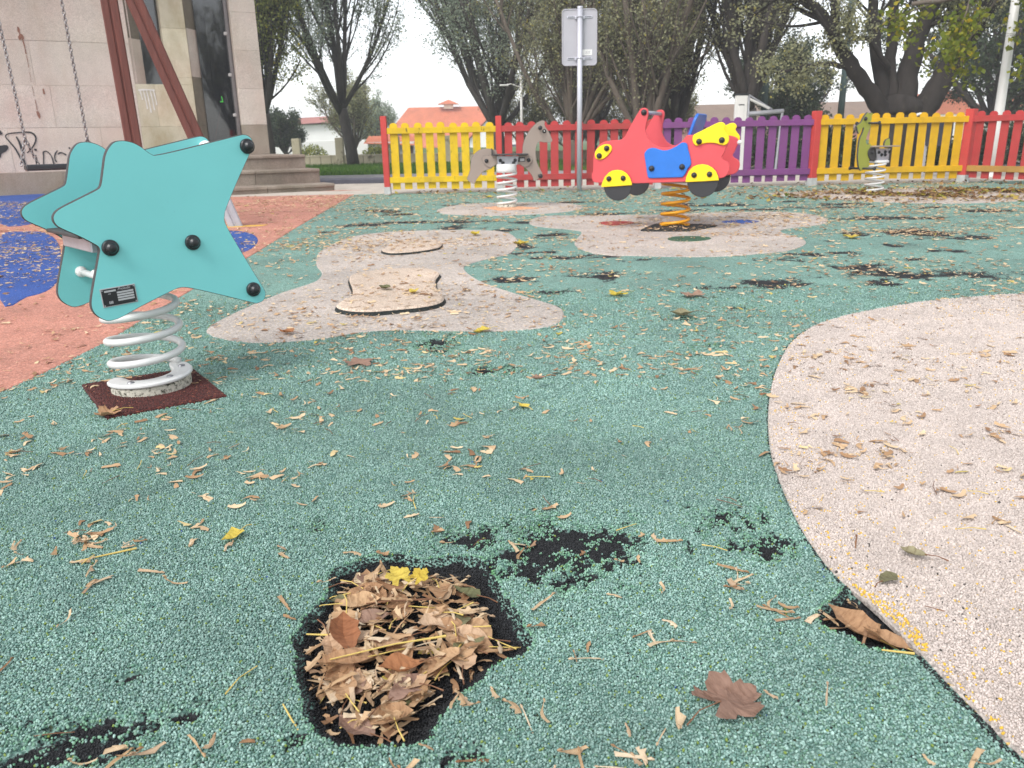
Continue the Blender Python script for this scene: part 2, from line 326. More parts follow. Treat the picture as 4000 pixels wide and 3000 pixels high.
WEAR = [[-0.325,3.54,0.106,0.164],[-0.084,3.065,0.092,0.054],[0.105,1.607,0.155,0.1],[0.135,1.524,0.118,0.092],[-0.11,1.671,0.086,0.051],[0.03,1.687,0.065,0.072],[0.51,1.724,0.076,0.072],[0.53,1.588,0.101,0.044],[-0.684,1.031,0.095,0.047],[-0.737,0.984,0.049,0.04],[-0.547,1.084,0.045,0.019],[-0.673,1.181,0.02,0.02],[-0.085,0.984,0.035,0.021],[-0.346,1.031,0.029,0.023],[-0.479,1.733,0.034,0.03],[0.853,3.357,0.079,0.049],[-0.004,5.24,0.147,0.15],[0.642,5.288,0.197,0.173],[1.607,4.935,0.264,0.194],[0.244,4.744,0.116,0.092],[2.447,5.341,0.337,0.258],[2.548,5.098,0.252,0.198],[2.287,4.786,0.159,0.138],[3.127,7.267,0.176,0.228],[3.712,7.269,0.346,0.357],[2.982,5.078,0.221,0.162],[3.913,6.878,0.218,0.142],[-0.042,8.182,0.213,0.175],[-0.583,8.601,0.352,0.193],[-0.515,9.184,0.322,0.164],[0.081,6.95,0.181,0.193],[0.397,7.655,0.219,0.193],[0.428,6.191,0.249,0.128],[0.752,6.219,0.213,0.103],[0.261,6.48,0.224,0.111],[-1.639,10.788,0.324,0.305],[-1.274,10.294,0.367,0.206],[0.794,10.616,0.363,0.293],[1.055,9.688,0.383,0.245],[-0.647,11.697,0.345,0.264],[2.8,10.694,0.522,0.228],[3.101,9.898,0.426,0.266],[3.965,9.952,0.472,0.206],[2.153,9.933,0.329,0.195],[4.387,8.536,0.356,0.159],[3.028,8.839,0.286,0.16],[1.279,4.779,0.163,0.064],[2.023,5.834,0.194,0.12],[2.217,6.1,0.168,0.105],[1.218,4.163,0.096,0.037],[0.846,6.39,0.182,0.109],[2.069,9.053,0.3,0.163],[-1.228,7.684,0.183,0.157],[-1.697,9.068,0.326,0.218],[-0.911,8.219,0.242,0.178],[3.944,8.635,0.409,0.213],[5.37,9.148,0.326,0.251],[3.749,10.996,0.294,0.163],[4.385,10.422,0.382,0.227],[4.967,9.696,0.3,0.204],[-1.254,9.234,0.329,0.167],[0.261,8.916,0.307,0.155],[-1.914,8.409,0.203,0.141],[3.086,6.455,0.209,0.122],[3.361,6.132,0.197,0.113],[2.578,6.122,0.168,0.108],[2.843,5.715,0.125,0.072],[2.671,6.832,0.149,0.098],[0.871,3.912,0.057,0.054],[5.273,11.922,0.37,0.197],[2.196,11.014,0.365,0.239],[1.005,11.677,0.398,0.175],[0.967,5.988,0.136,0.072]]

# ------------------------------------------------------------------ noise fields for the worn rubber
rng = np.random.default_rng(7)
_tab = rng.random(65536)
def vnoise(x, y, f, seed=0):
    x = np.asarray(x) * f + seed * 17.13; y = np.asarray(y) * f - seed * 9.71
    xi = np.floor(x).astype(np.int64); yi = np.floor(y).astype(np.int64)
    tx = x - xi; ty = y - yi
    tx = tx * tx * (3 - 2 * tx); ty = ty * ty * (3 - 2 * ty)
    h = lambda a, b: _tab[(a * 73856093 ^ b * 19349663 ^ seed * 83492791) & 65535]
    return (h(xi, yi) * (1 - tx) + h(xi + 1, yi) * tx) * (1 - ty) + (h(xi, yi + 1) * (1 - tx) + h(xi + 1, yi + 1) * tx) * ty
def fbm(x, y, f, o=4, seed=0):
    s = 0; a = 0.5; t = 0
    for i in range(o):
        s = s + a * vnoise(x, y, f * 2 ** i, seed + i); t += a; a *= 0.5
    return s / t
def inside(poly, x, y):
    P = np.array(poly); r = np.zeros(x.shape, bool)
    for i in range(len(P)):
        x0, y0 = P[i - 1]; x1, y1 = P[i]
        if y0 == y1: continue
        c = ((y0 > y) != (y1 > y)) & (x < (x1 - x0) * (y - y0) / (y1 - y0) + x0)
        r ^= c
    return r
def pdist(poly, x, y, closed=True):
    P = np.array(poly); d = np.full(x.shape, 1e9)
    for i in range(0 if closed else 1, len(P)):
        a, b = P[i - 1], P[i]; ab = b - a
        t = np.clip(((x - a[0]) * ab[0] + (y - a[1]) * ab[1]) / (ab @ ab + 1e-12), 0, 1)
        d = np.minimum(d, np.hypot(x - a[0] - t * ab[0], y - a[1] - t * ab[1]))
    return d
def sdist(poly, x, y):
    d = pdist(poly, x, y); return np.where(inside(poly, x, y), d, -d)     # positive inside

PA, PB, PC, PD = (spline(p, 4) for p in (PATCH_A, PATCH_B, PATCH_C, PATCH_D))
PE = spline(PATCH_E + [(0.80, 0.80), (1.2, 0.35), (2.4, 0.1), (4.2, 0.5), (5.2, 2.0), (4.8, 3.6), (3.8, 4.3)], 4)
HOLE_S = spline(HOLE, 3)
HOLE2_S = spline(HOLE2, 3)
ORANGE = [(-2.77, 15.6)] + [tuple(p) for p in ORANGE_EDGE[1:-1]] + [(-1.95, 2.6), (-2.1, 1.6), (-2.6, 0.3), (-14, 0.3), (-14, 13.2), (-9.2, 16.0), (-4.9, 14.7), (-3.2, 15.8)]

def wear_field(x, y):
    """> 0.5 where the coloured layer has worn through to the black base"""
    w = np.zeros(np.shape(x))
    for i, (cx, cy, rx, ry) in enumerate(WEAR):
        ry = max(ry, 0.45 * rx); sc = math.sqrt(rx * ry)
        m = (np.abs(x - cx) < 2.2 * rx) & (np.abs(y - cy) < 2.2 * ry)
        if not m.any(): continue
        xx, yy = x[m], y[m]
        n = fbm(xx, yy, 1.6 / sc, 3, i)
        d = np.sqrt(((xx - cx) / rx) ** 2 + ((yy - cy) / ry) ** 2)
        n2 = fbm(xx, yy, 6.0 / sc, 3, i + 40)
        w[m] = np.maximum(w[m], np.clip(0.98 - 0.62 * d + 1.5 * (n - 0.5) + 1.0 * (n2 - .5), 0, 1))
    return w

GREEN_A = np.array(srgb(112, 150, 138)[:3]); GREEN_B = np.array(srgb(82, 116, 107)[:3]); GREEN_C = np.array(srgb(146, 174, 165)[:3])

def rubber_mat(name, cols, wear=False, specks=None, rough=0.75, grime=0.0):
    """bonded rubber crumb: cell-to-cell colour changes, crumb relief, optional worn-through patches"""
    m, nt, b = nodes_of(name)
    tc = nt.nodes.new('ShaderNodeTexCoord')
    vo = nt.nodes.new('ShaderNodeTexVoronoi'); vo.inputs['Scale'].default_value = 210
    nt.links.new(tc.outputs['Object'], vo.inputs['Vector'])
    sep = nt.nodes.new('ShaderNodeSeparateColor'); nt.links.new(vo.outputs['Color'], sep.inputs[0])
    base = ramp(nt, sep.outputs[0], [(i / (len(cols) - 1), tuple(c)) for i, c in enumerate(cols)])
    mott = ramp(nt, noise(nt, 1.3, 6, 0.62, vec=tc.outputs['Object']), [(0.28, (0.74, 0.75, 0.75)), (0.72, (1.18, 1.17, 1.15))])
    base = mixc(nt, 1.0, base, mott, 'MULTIPLY')
    fine = ramp(nt, noise(nt, 38, 3, 0.6, vec=tc.outputs['Object']), [(0.3, (0.86, 0.86, 0.86)), (0.7, (1.10, 1.10, 1.10))])
    base = mixc(nt, 1.0, base, fine, 'MULTIPLY')
    grn = ramp(nt, noise(nt, 110, 2, 0.5, vec=tc.outputs['Object']), [(0.34, (0.72, 0.72, 0.72)), (0.62, (1.16, 1.16, 1.16))])
    base = mixc(nt, 1.0, base, grn, 'MULTIPLY')
    if grime > 0:
        g = ramp(nt, noise(nt, 5.5, 8, 0.7, vec=tc.outputs['Object']), [(0.52, (0, 0, 0)), (0.74, (grime,) * 3)])
        base = mixc(nt, g, base, srgb(92, 84, 66))
    if specks:
        f = ramp(nt, sep.outputs[1], [(specks[1], (0, 0, 0)), (specks[1] + 0.01, (1, 1, 1))])
        base = mixc(nt, f, base, specks[0])
    if wear:
        at = nt.nodes.new('ShaderNodeAttribute'); at.attribute_name = 'wear'
        n1 = noise(nt, 24, 8, 0.78, vec=tc.outputs['Object'])
        ad = nt.nodes.new('ShaderNodeMath'); ad.operation = 'MULTIPLY_ADD'
        nt.links.new(n1, ad.inputs[0]); ad.inputs[1].default_value = 1.1
        n2 = noise(nt, 85, 2, 0.5, vec=tc.outputs['Object'])
        ad2 = nt.nodes.new('ShaderNodeMath'); ad2.operation = 'MULTIPLY_ADD'; nt.links.new(n2, ad2.inputs[0]); ad2.inputs[1].default_value = 0.9; nt.links.new(at.outputs['Fac'], ad2.inputs[2])
        nt.links.new(ad2.outputs[0], ad.inputs[2])
        sc_ = nt.nodes.new('ShaderNodeMath'); sc_.operation = 'MULTIPLY'; sc_.inputs[1].default_value = 0.5; nt.links.new(ad.outputs[0], sc_.inputs[0])
        f = ramp(nt, sc_.outputs[0], [(0.74, (0, 0, 0)), (0.80, (1, 1, 1))])
        blk = ramp(nt, sep.outputs[2], [(0, srgb(20, 21, 23)), (1, srgb(44, 46, 49))])
        base = mixc(nt, f, base, blk)
    nt.links.new(base, b.inputs['Base Color'])
    b.inputs['Roughness'].default_value = rough
    b.inputs['Specular IOR Level'].default_value = 0.3
    bump(nt, b, vo.outputs['Distance'], 0.55, 0.004)
    return m

M_green = rubber_mat('green_rubber', [GREEN_B, GREEN_A, GREEN_C], wear=True, specks=(srgb(60, 70, 50), 0.97), grime=0.35)
M_beige = rubber_mat('beige_rubber', [srgb(168, 157, 150)[:3], srgb(184, 173, 165)[:3], srgb(201, 191, 183)[:3]], specks=(srgb(196, 164, 96), 0.975), grime=0.22)
M_cream = rubber_mat('cream_rubber', [srgb(186, 166, 148)[:3], srgb(200, 180, 162)[:3], srgb(214, 196, 180)[:3]], grime=0.2)
M_orange = rubber_mat('orange_rubber', [srgb(176, 116, 99)[:3], srgb(192, 132, 114)[:3], srgb(206, 150, 134)[:3]], grime=0.35)
M_blue = rubber_mat('blue_rubber', [srgb(36, 66, 132)[:3], srgb(48, 82, 154)[:3], srgb(68, 100, 172)[:3]], grime=0.25)
M_redspot = rubber_mat('red_rubber', [srgb(150, 60, 56)[:3], srgb(176, 76, 70)[:3]], grime=0.3)
M_dkgreen = rubber_mat('dark_green_rubber', [srgb(52, 86, 66)[:3], srgb(70, 104, 80)[:3]], grime=0.3)
M_black = rubber_mat('black_rubber', [srgb(26, 30, 30)[:3], srgb(48, 54, 52)[:3]])
M_brown = rubber_mat('brown_rubber', [srgb(50, 26, 26)[:3], srgb(74, 36, 34)[:3], srgb(100, 52, 46)[:3]], specks=(srgb(140, 80, 60), 0.96))
M_rustmat = rubber_mat('terracotta_rubber', [srgb(214, 160, 124)[:3], srgb(226, 172, 136)[:3]], grime=0.3)

# ------------------------------------------------------------------ green sheet: a fine part near the camera, a coarser part beyond
def surf_z(x, y, w):
    z = -0.009 * np.clip((w - 0.42) / 0.2, 0, 1)
    near = (y < 2.3)
    if near.any():
        s1 = sdist(HOLE_S, x[near], y[near]); s2 = sdist(HOLE2_S, x[near], y[near])
        h = 0.032 * np.clip((s1 + 0.004) / 0.03, 0, 1) + 0.026 * np.clip((s2 + 0.003) / 0.02, 0, 1)
        z[near] -= h
    return z
mb_v, mb_f, mb_w = [], [], []
off = 0
def ground_grid(x0, x1, nx, y0, y1, ny):
    global off
    X, Y = np.meshgrid(np.linspace(x0, x1, nx), np.linspace(y0, y1, ny))
    X = X.ravel(); Y = Y.ravel()
    w = wear_field(X, Y); Z = surf_z(X, Y, w)
    w = np.maximum(w, np.clip(-Z / 0.004 - 2.4, 0, 1)) if y0 < 2 else w
    mb_v.append(np.stack([X, Y, Z], 1)); mb_w.append(w)
    i = np.arange(nx * ny).reshape(ny, nx)
    mb_f.append(np.stack([i[:-1, :-1].ravel(), i[:-1, 1:].ravel(), i[1:, 1:].ravel(), i[1:, :-1].ravel()], 1) + off)
    off += nx * ny
ground_grid(-2.2, 2.2, 440, 0.4, 2.9, 250)
ground_grid(-2.2, 2.2, 12, -2.0, 0.4, 6)
ground_grid(-14, -2.2, 40, -2.0, 2.9, 16)
ground_grid(2.2, 14, 40, -2.0, 2.9, 16)
ground_grid(-14, 14, 467, 2.9, 14.55, 194)
V = np.concatenate(mb_v); F = np.concatenate(mb_f); Wv = np.concatenate(mb_w)
def np_mesh(name, V, F, mats, attrs=None, smooth=False):
    me = bpy.data.meshes.new(name)
    k = F.shape[1]
    me.vertices.add(len(V)); me.vertices.foreach_set('co', np.ascontiguousarray(V, np.float32).ravel())
    me.loops.add(F.size); me.loops.foreach_set('vertex_index', F.astype(np.int32).ravel())
    me.polygons.add(len(F)); me.polygons.foreach_set('loop_start', np.arange(0, F.size, k, dtype=np.int32))
    me.polygons.foreach_set('loop_total', np.full(len(F), k, np.int32))
    if smooth: me.polygons.foreach_set('use_smooth', np.ones(len(F), bool))
    for m in (mats if isinstance(mats, (list, tuple)) else [mats]): me.materials.append(m)
    for an, av in (attrs or {}).items():
        a = me.attributes.new(an, 'FLOAT', 'POINT'); a.data.foreach_set('value', np.ascontiguousarray(av, np.float32))
    me.update(calc_edges=True); me.validate()
    return me
green = tag(obj('rubber_ground', np_mesh('rubber_ground', V, F, M_green, {'wear': Wv}, True)), 'worn green rubber crumb playground surface with black patches', 'ground', kind='structure')

def sheet(name, poly, z, mat, label, thick=0.006, dome=0.0, cat='ground', kind='structure', res=4, smoothed=True):
    q = spline(poly, res) if smoothed else list(poly)
    A = np.array(q); n = len(A)
    if np.sum(A[:, 0] * np.roll(A[:, 1], -1) - np.roll(A[:, 0], -1) * A[:, 1]) < 0: A = A[::-1]
    T = np.roll(A, -1, 0) - np.roll(A, 1, 0); T /= np.linalg.norm(T, axis=1)[:, None] + 1e-9
    N = np.stack([T[:, 1], -T[:, 0]], 1)
    b = min(0.006, thick)
    m = MB()
    loops = [(A, z - 0.012), (A, z - b * .6), (A - N * b, z)]
    if dome > 0: loops = [(A + N * .012, z - thick), (A, z - thick * .30), (A - N * thick * .3, z - thick * .06), (A - N * thick, z)]
    Vv = [(p[0], p[1], zz) for L_, zz in loops for p in L_]
    Ff = []
    for i in range(len(loops) - 1):
        for k in range(n):
            l = (k + 1) % n
            Ff.append((i * n + k, i * n + l, (i + 1) * n + l, (i + 1) * n + k))
    Ff.append(tuple((len(loops) - 1) * n + k for k in range(n)))
    m.add(Vv, Ff)
    if dome > 0:
        m.m = [1 if i < n else 0 for i in range(len(m.f))]
        return tag(m.build(name, [mat, M_black]), label, cat, kind=kind)
    return tag(m.build(name, mat), label, cat, kind=kind)

sheet('orange_surface', ORANGE, 0.005, M_orange, 'faded orange rubber surface left of the green', smoothed=False)
sheet('blue_patch', BLUE1, 0.009, M_blue, 'bright blue rubber patch behind the star rocker at the left edge')
sheet('blue_patch', BLUE2, 0.009, M_blue, 'small blue rubber patch right of the star rocker')
sheet('blue_patch', BLUE3, 0.009, M_blue, 'far blue rubber patch below the swing by the stone wall')
sheet('yellow_stripe', [(-3.25, 8.95), (-2.75, 9.08), (-2.72, 9.2), (-3.22, 9.1)], 0.009, pmat('yellow_rubber', srgb(206, 164, 60), 0.8), 'thin yellow rubber stripe at the swing leg foot', smoothed=False)
sheet('beige_patch', PATCH_A, 0.005, M_beige, 'beige hourglass shaped rubber patch holding two cream slabs')
sheet('beige_patch', PATCH_B, 0.005, M_beige, 'beige rubber patch under the red car rocker')
sheet('beige_patch', PATCH_C, 0.005, M_beige, 'round beige rubber patch under the grey horse rocker')
sheet('beige_patch', PATCH_D, 0.005, M_beige, 'beige rubber patch under the green rocker strewn with leaves')
sheet('beige_patch', PE, 0.005, M_beige, 'large round beige rubber patch at the right front', smoothed=False)
sheet('cream_slab', OVAL, 0.030, M_cream, 'small oval cream rubber slab on the beige patch', 0.03, 1, 'play slab', 'thing')
sheet('cream_slab', HOUR, 0.036, M_cream, 'waisted cream rubber slab, larger of the two on the beige patch', 0.036, 1, 'play slab', 'thing')
sheet('red_spot', SPOT_RED, 0.009, M_redspot, 'small round red spot on the patch left of the car rocker')
sheet('blue_spot', SPOT_BLUE, 0.009, M_blue, 'small worn blue spot on the patch right of the car rocker')
sheet('green_spot', SPOT_GREEN, 0.009, M_dkgreen, 'small round dark green spot in front of the car rocker')
sheet('spring_mat', CARMAT, 0.011, M_black, 'black rubber mat round the base of the orange spring')
sheet('spring_mat', MAT, 0.012, M_brown, 'dark brown square rubber mat under the star rocker spring', smoothed=False)
sheet('spring_mat', [(-0.33, 10.86), (-0.05, 11.2), (0.4, 10.62), (-0.10, 10.40)], 0.014, M_rustmat, 'terracotta rubber mat under the grey horse rocker', smoothed=False)

# ------------------------------------------------------------------ loose-looking crumb of the near surfaces (one mass, instanced)
def crumb(name, parent, pts, col, scl, seed):
    r = np.random.default_rng(seed); n = len(pts)
    me = bpy.data.meshes.new(name)
    me.vertices.add(n); me.vertices.foreach_set('co', np.ascontiguousarray(pts, np.float32).ravel())
    def va(an, typ, dat, key):
        a = me.attributes.new(an, typ, 'POINT'); a.data.foreach_set(key, np.ascontiguousarray(dat, np.float32).ravel())
    va('grot', 'FLOAT_VECTOR', r.uniform(0, 6.28, (n, 3)) * np.array([0.25, 0.25, 1.0]), 'vector')
    va('gscl', 'FLOAT_VECTOR', scl[:, None] * r.uniform(0.72, 1.28, (n, 3)) * np.array([1.0, 1.0, 0.72]), 'vector')
    va('gcol', 'FLOAT_COLOR', np.concatenate([col, np.ones((n, 1))], 1), 'color')
    o = obj(name, me, parent)
    ng = bpy.data.node_groups.new(name, 'GeometryNodeTree')
    ng.interface.new_socket('Geometry', in_out='INPUT', socket_type='NodeSocketGeometry')
    ng.interface.new_socket('Geometry', in_out='OUTPUT', socket_type='NodeSocketGeometry')
    N = ng.nodes; Lk = ng.links
    gi = N.new('NodeGroupInput'); go = N.new('NodeGroupOutput')
    ico = N.new('GeometryNodeMeshIcoSphere'); ico.inputs['Radius'].default_value = 1.0; ico.inputs['Subdivisions'].default_value = 1
    sm = N.new('GeometryNodeSetMaterial'); sm.inputs['Material'].default_value = M_crumb
    ip = N.new('GeometryNodeInstanceOnPoints')
    def na(an):
        q = N.new('GeometryNodeInputNamedAttribute'); q.data_type = 'FLOAT_VECTOR'; q.inputs['Name'].default_value = an
        return q.outputs['Attribute']
    Lk.new(gi.outputs[0], ip.inputs['Points']); Lk.new(ico.outputs['Mesh'], sm.inputs['Geometry'])
    Lk.new(sm.outputs['Geometry'], ip.inputs['Instance']); Lk.new(na('grot'), ip.inputs['Rotation']); Lk.new(na('gscl'), ip.inputs['Scale'])
    Lk.new(ip.outputs[0], go.inputs[0])
    md = o.modifiers.new('crumb', 'NODES'); md.node_group = ng
    o['kind'] = 'stuff'
    return o
M_crumb, _nt, _b = nodes_of('rubber_crumb')
_at = _nt.nodes.new('ShaderNodeAttribute'); _at.attribute_type = 'INSTANCER'; _at.attribute_name = 'gcol'
_nt.links.new(_at.outputs['Color'], _b.inputs['Base Color'])
_b.inputs['Roughness'].default_value = 0.62; _b.inputs['Specular IOR Level'].default_value = 0.35

def jitter_grid(sp, x0, x1, y0, y1):
    a, b_ = np.meshgrid(np.arange(x0, x1, sp), np.arange(y0, y1, sp))
    return a.ravel() + rng.uniform(-.42, .42, a.size) * sp, b_.ravel() + rng.uniform(-.42, .42, a.size) * sp
gx, gy = jitter_grid(.0045, -2.3, 2.5, .55, 2.9)
k1 = (np.abs(gx) < 0.72 * gy + 0.42) & (rng.random(gx.size) < np.clip((2.85 - gy) / 0.4, 0, 1))
hx_, hy_ = jitter_grid(.0066, -3.7, 3.9, 2.4, 4.9)
k2 = (np.abs(hx_) < 0.72 * hy_ + 0.42) & (rng.random(hx_.size) < np.clip((hy_ - 2.4) / .4, 0, 1) * np.clip((4.9 - hy_) / 1.4, 0, 1))
cs = np.concatenate([np.ones(k1.sum()), np.full(k2.sum(), 1.3)])
gx = np.concatenate([gx[k1], hx_[k2]]); gy = np.concatenate([gy[k1], hy_[k2]])
dE = sdist(PE, gx, gy)
inMat = inside(MAT, gx, gy); inO = inside(ORANGE, gx, gy)
ok = ~inMat & ~inO & ~inside(PA, gx, gy)
gx, gy, dE, cs = gx[ok], gy[ok], dE[ok], cs[ok]
n_ = len(gx)
w = wear_field(gx, gy); zz = surf_z(gx, gy, w)
s1 = sdist(HOLE_S, gx, gy); s2 = sdist(HOLE2_S, gx, gy)
isE = dE > 0
r0 = rng.random(n_); r1 = rng.random(n_); fine = vnoise(gx, gy, 140, 3); mid = fbm(gx, gy, 9, 3, 5)
wn_ = w - .14 + 0.75 * (fine - 0.5) + 1.0 * (fbm(gx, gy, 38, 3, 9) - 0.5)
black = (wn_ > 0.52) | (s1 > -0.006 + 0.008 * (fine - .5)) | (s2 > -0.004 + 0.006 * (fine - .5))
black |= (r0 > 0.985) & (mid > .5)
seamw = .004 + .010 * np.clip((1.75 - gy) / .5, 0, 1)
black |= (dE > -seamw - .008 * (fine - .5)) & ~isE
# green crumb
cg = GREEN_B[None] * (1 - r1[:, None]) + GREEN_C[None] * r1[:, None]
big = fbm(gx, gy, 1.7, 4, 12)[:, None]
cg = cg * (0.86 + 0.36 * mid[:, None]) * (.77 + .46 * big) * (0.86 + .30 * rng.random((n_, 1)))
edge = np.clip(1 - np.minimum(np.abs(s1), np.abs(s2)) / 0.016, 0, 1) * (s1 < 0) * (s2 < 0)
moss = np.clip(edge + 0.5 * np.clip((w - .2) / .3, 0, 1), 0, 1) * (r0 < 0.6)
cg = cg * (1 - 0.7 * moss[:, None]) + 0.7 * moss[:, None] * np.array(srgb(96, 160, 84)[:3])
cg = np.where(((r0 > .955) & (r0 < .975))[:, None], np.array(srgb(118, 138, 66)[:3]), cg)
cg = np.where(((r0 > .945) & (r0 < .9452))[:, None], np.array(srgb(50, 80, 150)[:3]), cg)
mossy = (r0 > .60) & (r0 < .74 + .1 * np.clip((mid - .5) * 4, -1, 1))
cg = np.where(mossy[:, None], cg * .6 + .4 * np.array(srgb(84, 124, 84)[:3]), cg)
cb = np.array(srgb(24, 25, 27)[:3])[None] * (0.6 + 1.3 * r1[:, None])
# beige crumb
ce = np.array(srgb(174, 162, 155)[:3])[None] * (1 - r1[:, None]) + np.array(srgb(204, 192, 184)[:3])[None] * r1[:, None]
ce = ce * (0.92 + 0.24 * mid[:, None]) * (.88 + .2 * rng.random((n_, 1)))
yel = ((r0 > .985 - .03 * np.clip(1 - dE / .25, 0, 1)) & (mid > .42)) | ((np.abs(s2) < .014) & (r0 > .5)) | ((dE < .018) & (gy < 1.45) & (r0 > .8))
ce = np.where(yel[:, None], np.array(srgb(214, 172, 62)[:3]), ce)
ce = np.where((r0 < .004)[:, None], np.array(srgb(70, 66, 62)[:3]), ce)
size = rng.uniform(0.0017, 0.0031, n_) * cs
pz = np.where(isE, 0.0060 + rng.uniform(-.0006, .0006, n_), zz + 0.0030 + rng.uniform(-.0013, .0011, n_))
pz = np.where(black & ~isE & (s1 < 0) & (s2 < 0), zz + .0004, pz)
g = ~isE & (dE < -0.0015)
col = np.where(black[:, None], cb, cg)
crumb('crumb', green, np.stack([gx, gy, pz], 1)[g], col[g], size[g], 3)
bp = [o for o in bpy.data.objects if o.name.startswith('beige_patch') and 'right front' in o['label']][0]
e = isE & (dE > 0.002 + .003 * fine)
crumb('crumb', bp, np.stack([gx, gy, pz], 1)[e], ce[e], size[e] * 1.05, 4)
# star mat crumb
mx, my = np.meshgrid(np.arange(-1.7, -1.0, .0046), np.arange(2.5, 3.2, .0046))
mx = mx.ravel() + rng.uniform(-.002, .002, mx.size); my = my.ravel() + rng.uniform(-.002, .002, my.size)
k = sdist(MAT, mx, my) > 0.004
mx, my = mx[k], my[k]; rr = rng.random((len(mx), 1))
cm = np.array(srgb(44, 24, 25)[:3]) * (1 - rr) + np.array(srgb(104, 54, 48)[:3]) * rr
cm = np.where(rr > .985, np.array(srgb(150, 96, 70)[:3]), cm)
sm_o = [o for o in bpy.data.objects if o.name.startswith('spring_mat') and 'brown' in o['label']][0]
crumb('crumb', sm_o, np.stack([mx, my, np.full(len(mx), .0125)], 1), cm, rng.uniform(.0022, .0033, len(mx)), 5)

# ------------------------------------------------------------------ beyond the rubber: concrete edging, paving, grass, dirt
M_conc = pmat('pale_concrete', srgb(182, 172, 160), 0.9, 0.15, 3.0, 0.3, 60, srgb(120, 108, 92), 0.12, 2.5)
M_pave = pmat('grey_paving', srgb(142, 138, 138), 0.9, 0.14, 2.0, 0.3, 40, srgb(98, 92, 86), 0.15, 3.0)
M_dirt = pmat('bare_earth', srgb(116, 98, 76), 0.95, 0.25, 2.0, 0.5, 25, srgb(88, 100, 52), 0.2, 1.2)
M_turf = pmat('turf_soil', srgb(66, 92, 36), 0.95, 0.3, 1.2, 0.4, 20)
def strip(name, pts, z, mat, label):
    m = MB(); n = len(pts)
    m.add([(x, y, z) for x, y in pts], [tuple(range(n))])
    return tag(m.build(name, mat), label, 'ground', kind='structure')
strip('terrain', [(-700, -100), (700, -100), (700, 800), (-700, 800)], -0.06, M_turf, 'grassy land reaching to the horizon')
edg = MB()
edg.box((4.9, 14.95, -0.052), (10.0, 0.55, 0.06), 0.01)
tag(edg.build('concrete_edging', M_conc), 'pale concrete edging strip along the picket fence', 'edging', kind='structure')
strip('concrete_path', [(-6.0, 15.3), (14.9, 15.5), (14.9, 17.8), (-4.6, 20.0), (-6.4, 19.0)], -0.02, M_conc, 'pale concrete path behind the fence')
strip('paved_path', [(-10, 20.4), (15, 19.2), (30, 20.5), (30, 23), (-10, 23.5)], -0.012, M_pave, 'grey paved path beyond the fence')
strip('bare_earth', [(-1.0, 23.2), (1.5, 20.0), (40, 17.0), (40, 60), (6, 60)], -0.03, M_dirt, 'bare earth with leaves under the trees')
kerb = MB(); kerb.box((2.5, 18.6, 0.0), (9.5, .12, .10), .03, Matrix.Rotation(R(-2.0), 4, 'Z'))
tag(kerb.build('kerb', pmat('dark_kerb', srgb(70, 70, 80), 0.7, 0.2)), 'low dark kerb along the path behind the fence', 'kerb', kind='structure')
# grass beyond the path: blades in one mass
def grass(name, n, area, h0, h1, seed, label):
    r = np.random.default_rng(seed)
    x = r.uniform(area[0], area[1], n); y = r.uniform(area[2], area[3], n)
    h = r.uniform(h0, h1, n); a = r.uniform(0, 6.28, n); wd = 0.012
    dx, dy = np.cos(a) * wd, np.sin(a) * wd; lx, ly = r.normal(0, .03, n), r.normal(0, .03, n)
    z0 = np.full(n, -0.06)
    V = np.stack([np.stack([x - dx, y - dy, z0], 1), np.stack([x + dx, y + dy, z0], 1), np.stack([x + lx, y + ly, z0 + h], 1)], 1).reshape(-1, 3)
    F = np.arange(3 * n).reshape(n, 3)
    return tag(obj(name, np_mesh(name, V, F, M_grass, {'tint': np.repeat(r.random(n), 3)})), label, 'grass', kind='stuff')
def leaf_mat(name, stops, trans=0.35, attr='tint', rough=0.6):
    m, nt, b = nodes_of(name)
    at = nt.nodes.new('ShaderNodeAttribute'); at.attribute_name = attr
    c = ramp(nt, at.outputs['Fac'], stops)
    nt.links.new(c, b.inputs['Base Color']); b.inputs['Roughness'].default_value = rough; b.inputs['Specular IOR Level'].default_value = 0.25
    t = nt.nodes.new('ShaderNodeBsdfTranslucent'); nt.links.new(c, t.inputs['Color'])
    mx = nt.nodes.new('ShaderNodeMixShader'); mx.inputs[0].default_value = trans
    nt.links.new(b.outputs[0], mx.inputs[1]); nt.links.new(t.outputs[0], mx.inputs[2])
    nt.links.new(mx.outputs[0], nt.nodes['Material Output'].inputs['Surface'])
    return m
M_grass = leaf_mat('grass_blades', [(0, srgb(52, 84, 26)), (0.5, srgb(76, 116, 38)), (1, srgb(112, 140, 60))])
grass('lawn_grass', 40000, (-14, 2.5, 23.6, 35.5), 0.05, 0.13, 5, 'short green lawn beyond the path')
grass('rough_grass', 9000, (1.5, 16, 23.5, 34), 0.05, 0.2, 6, 'patchy grass under the trees behind the fence')

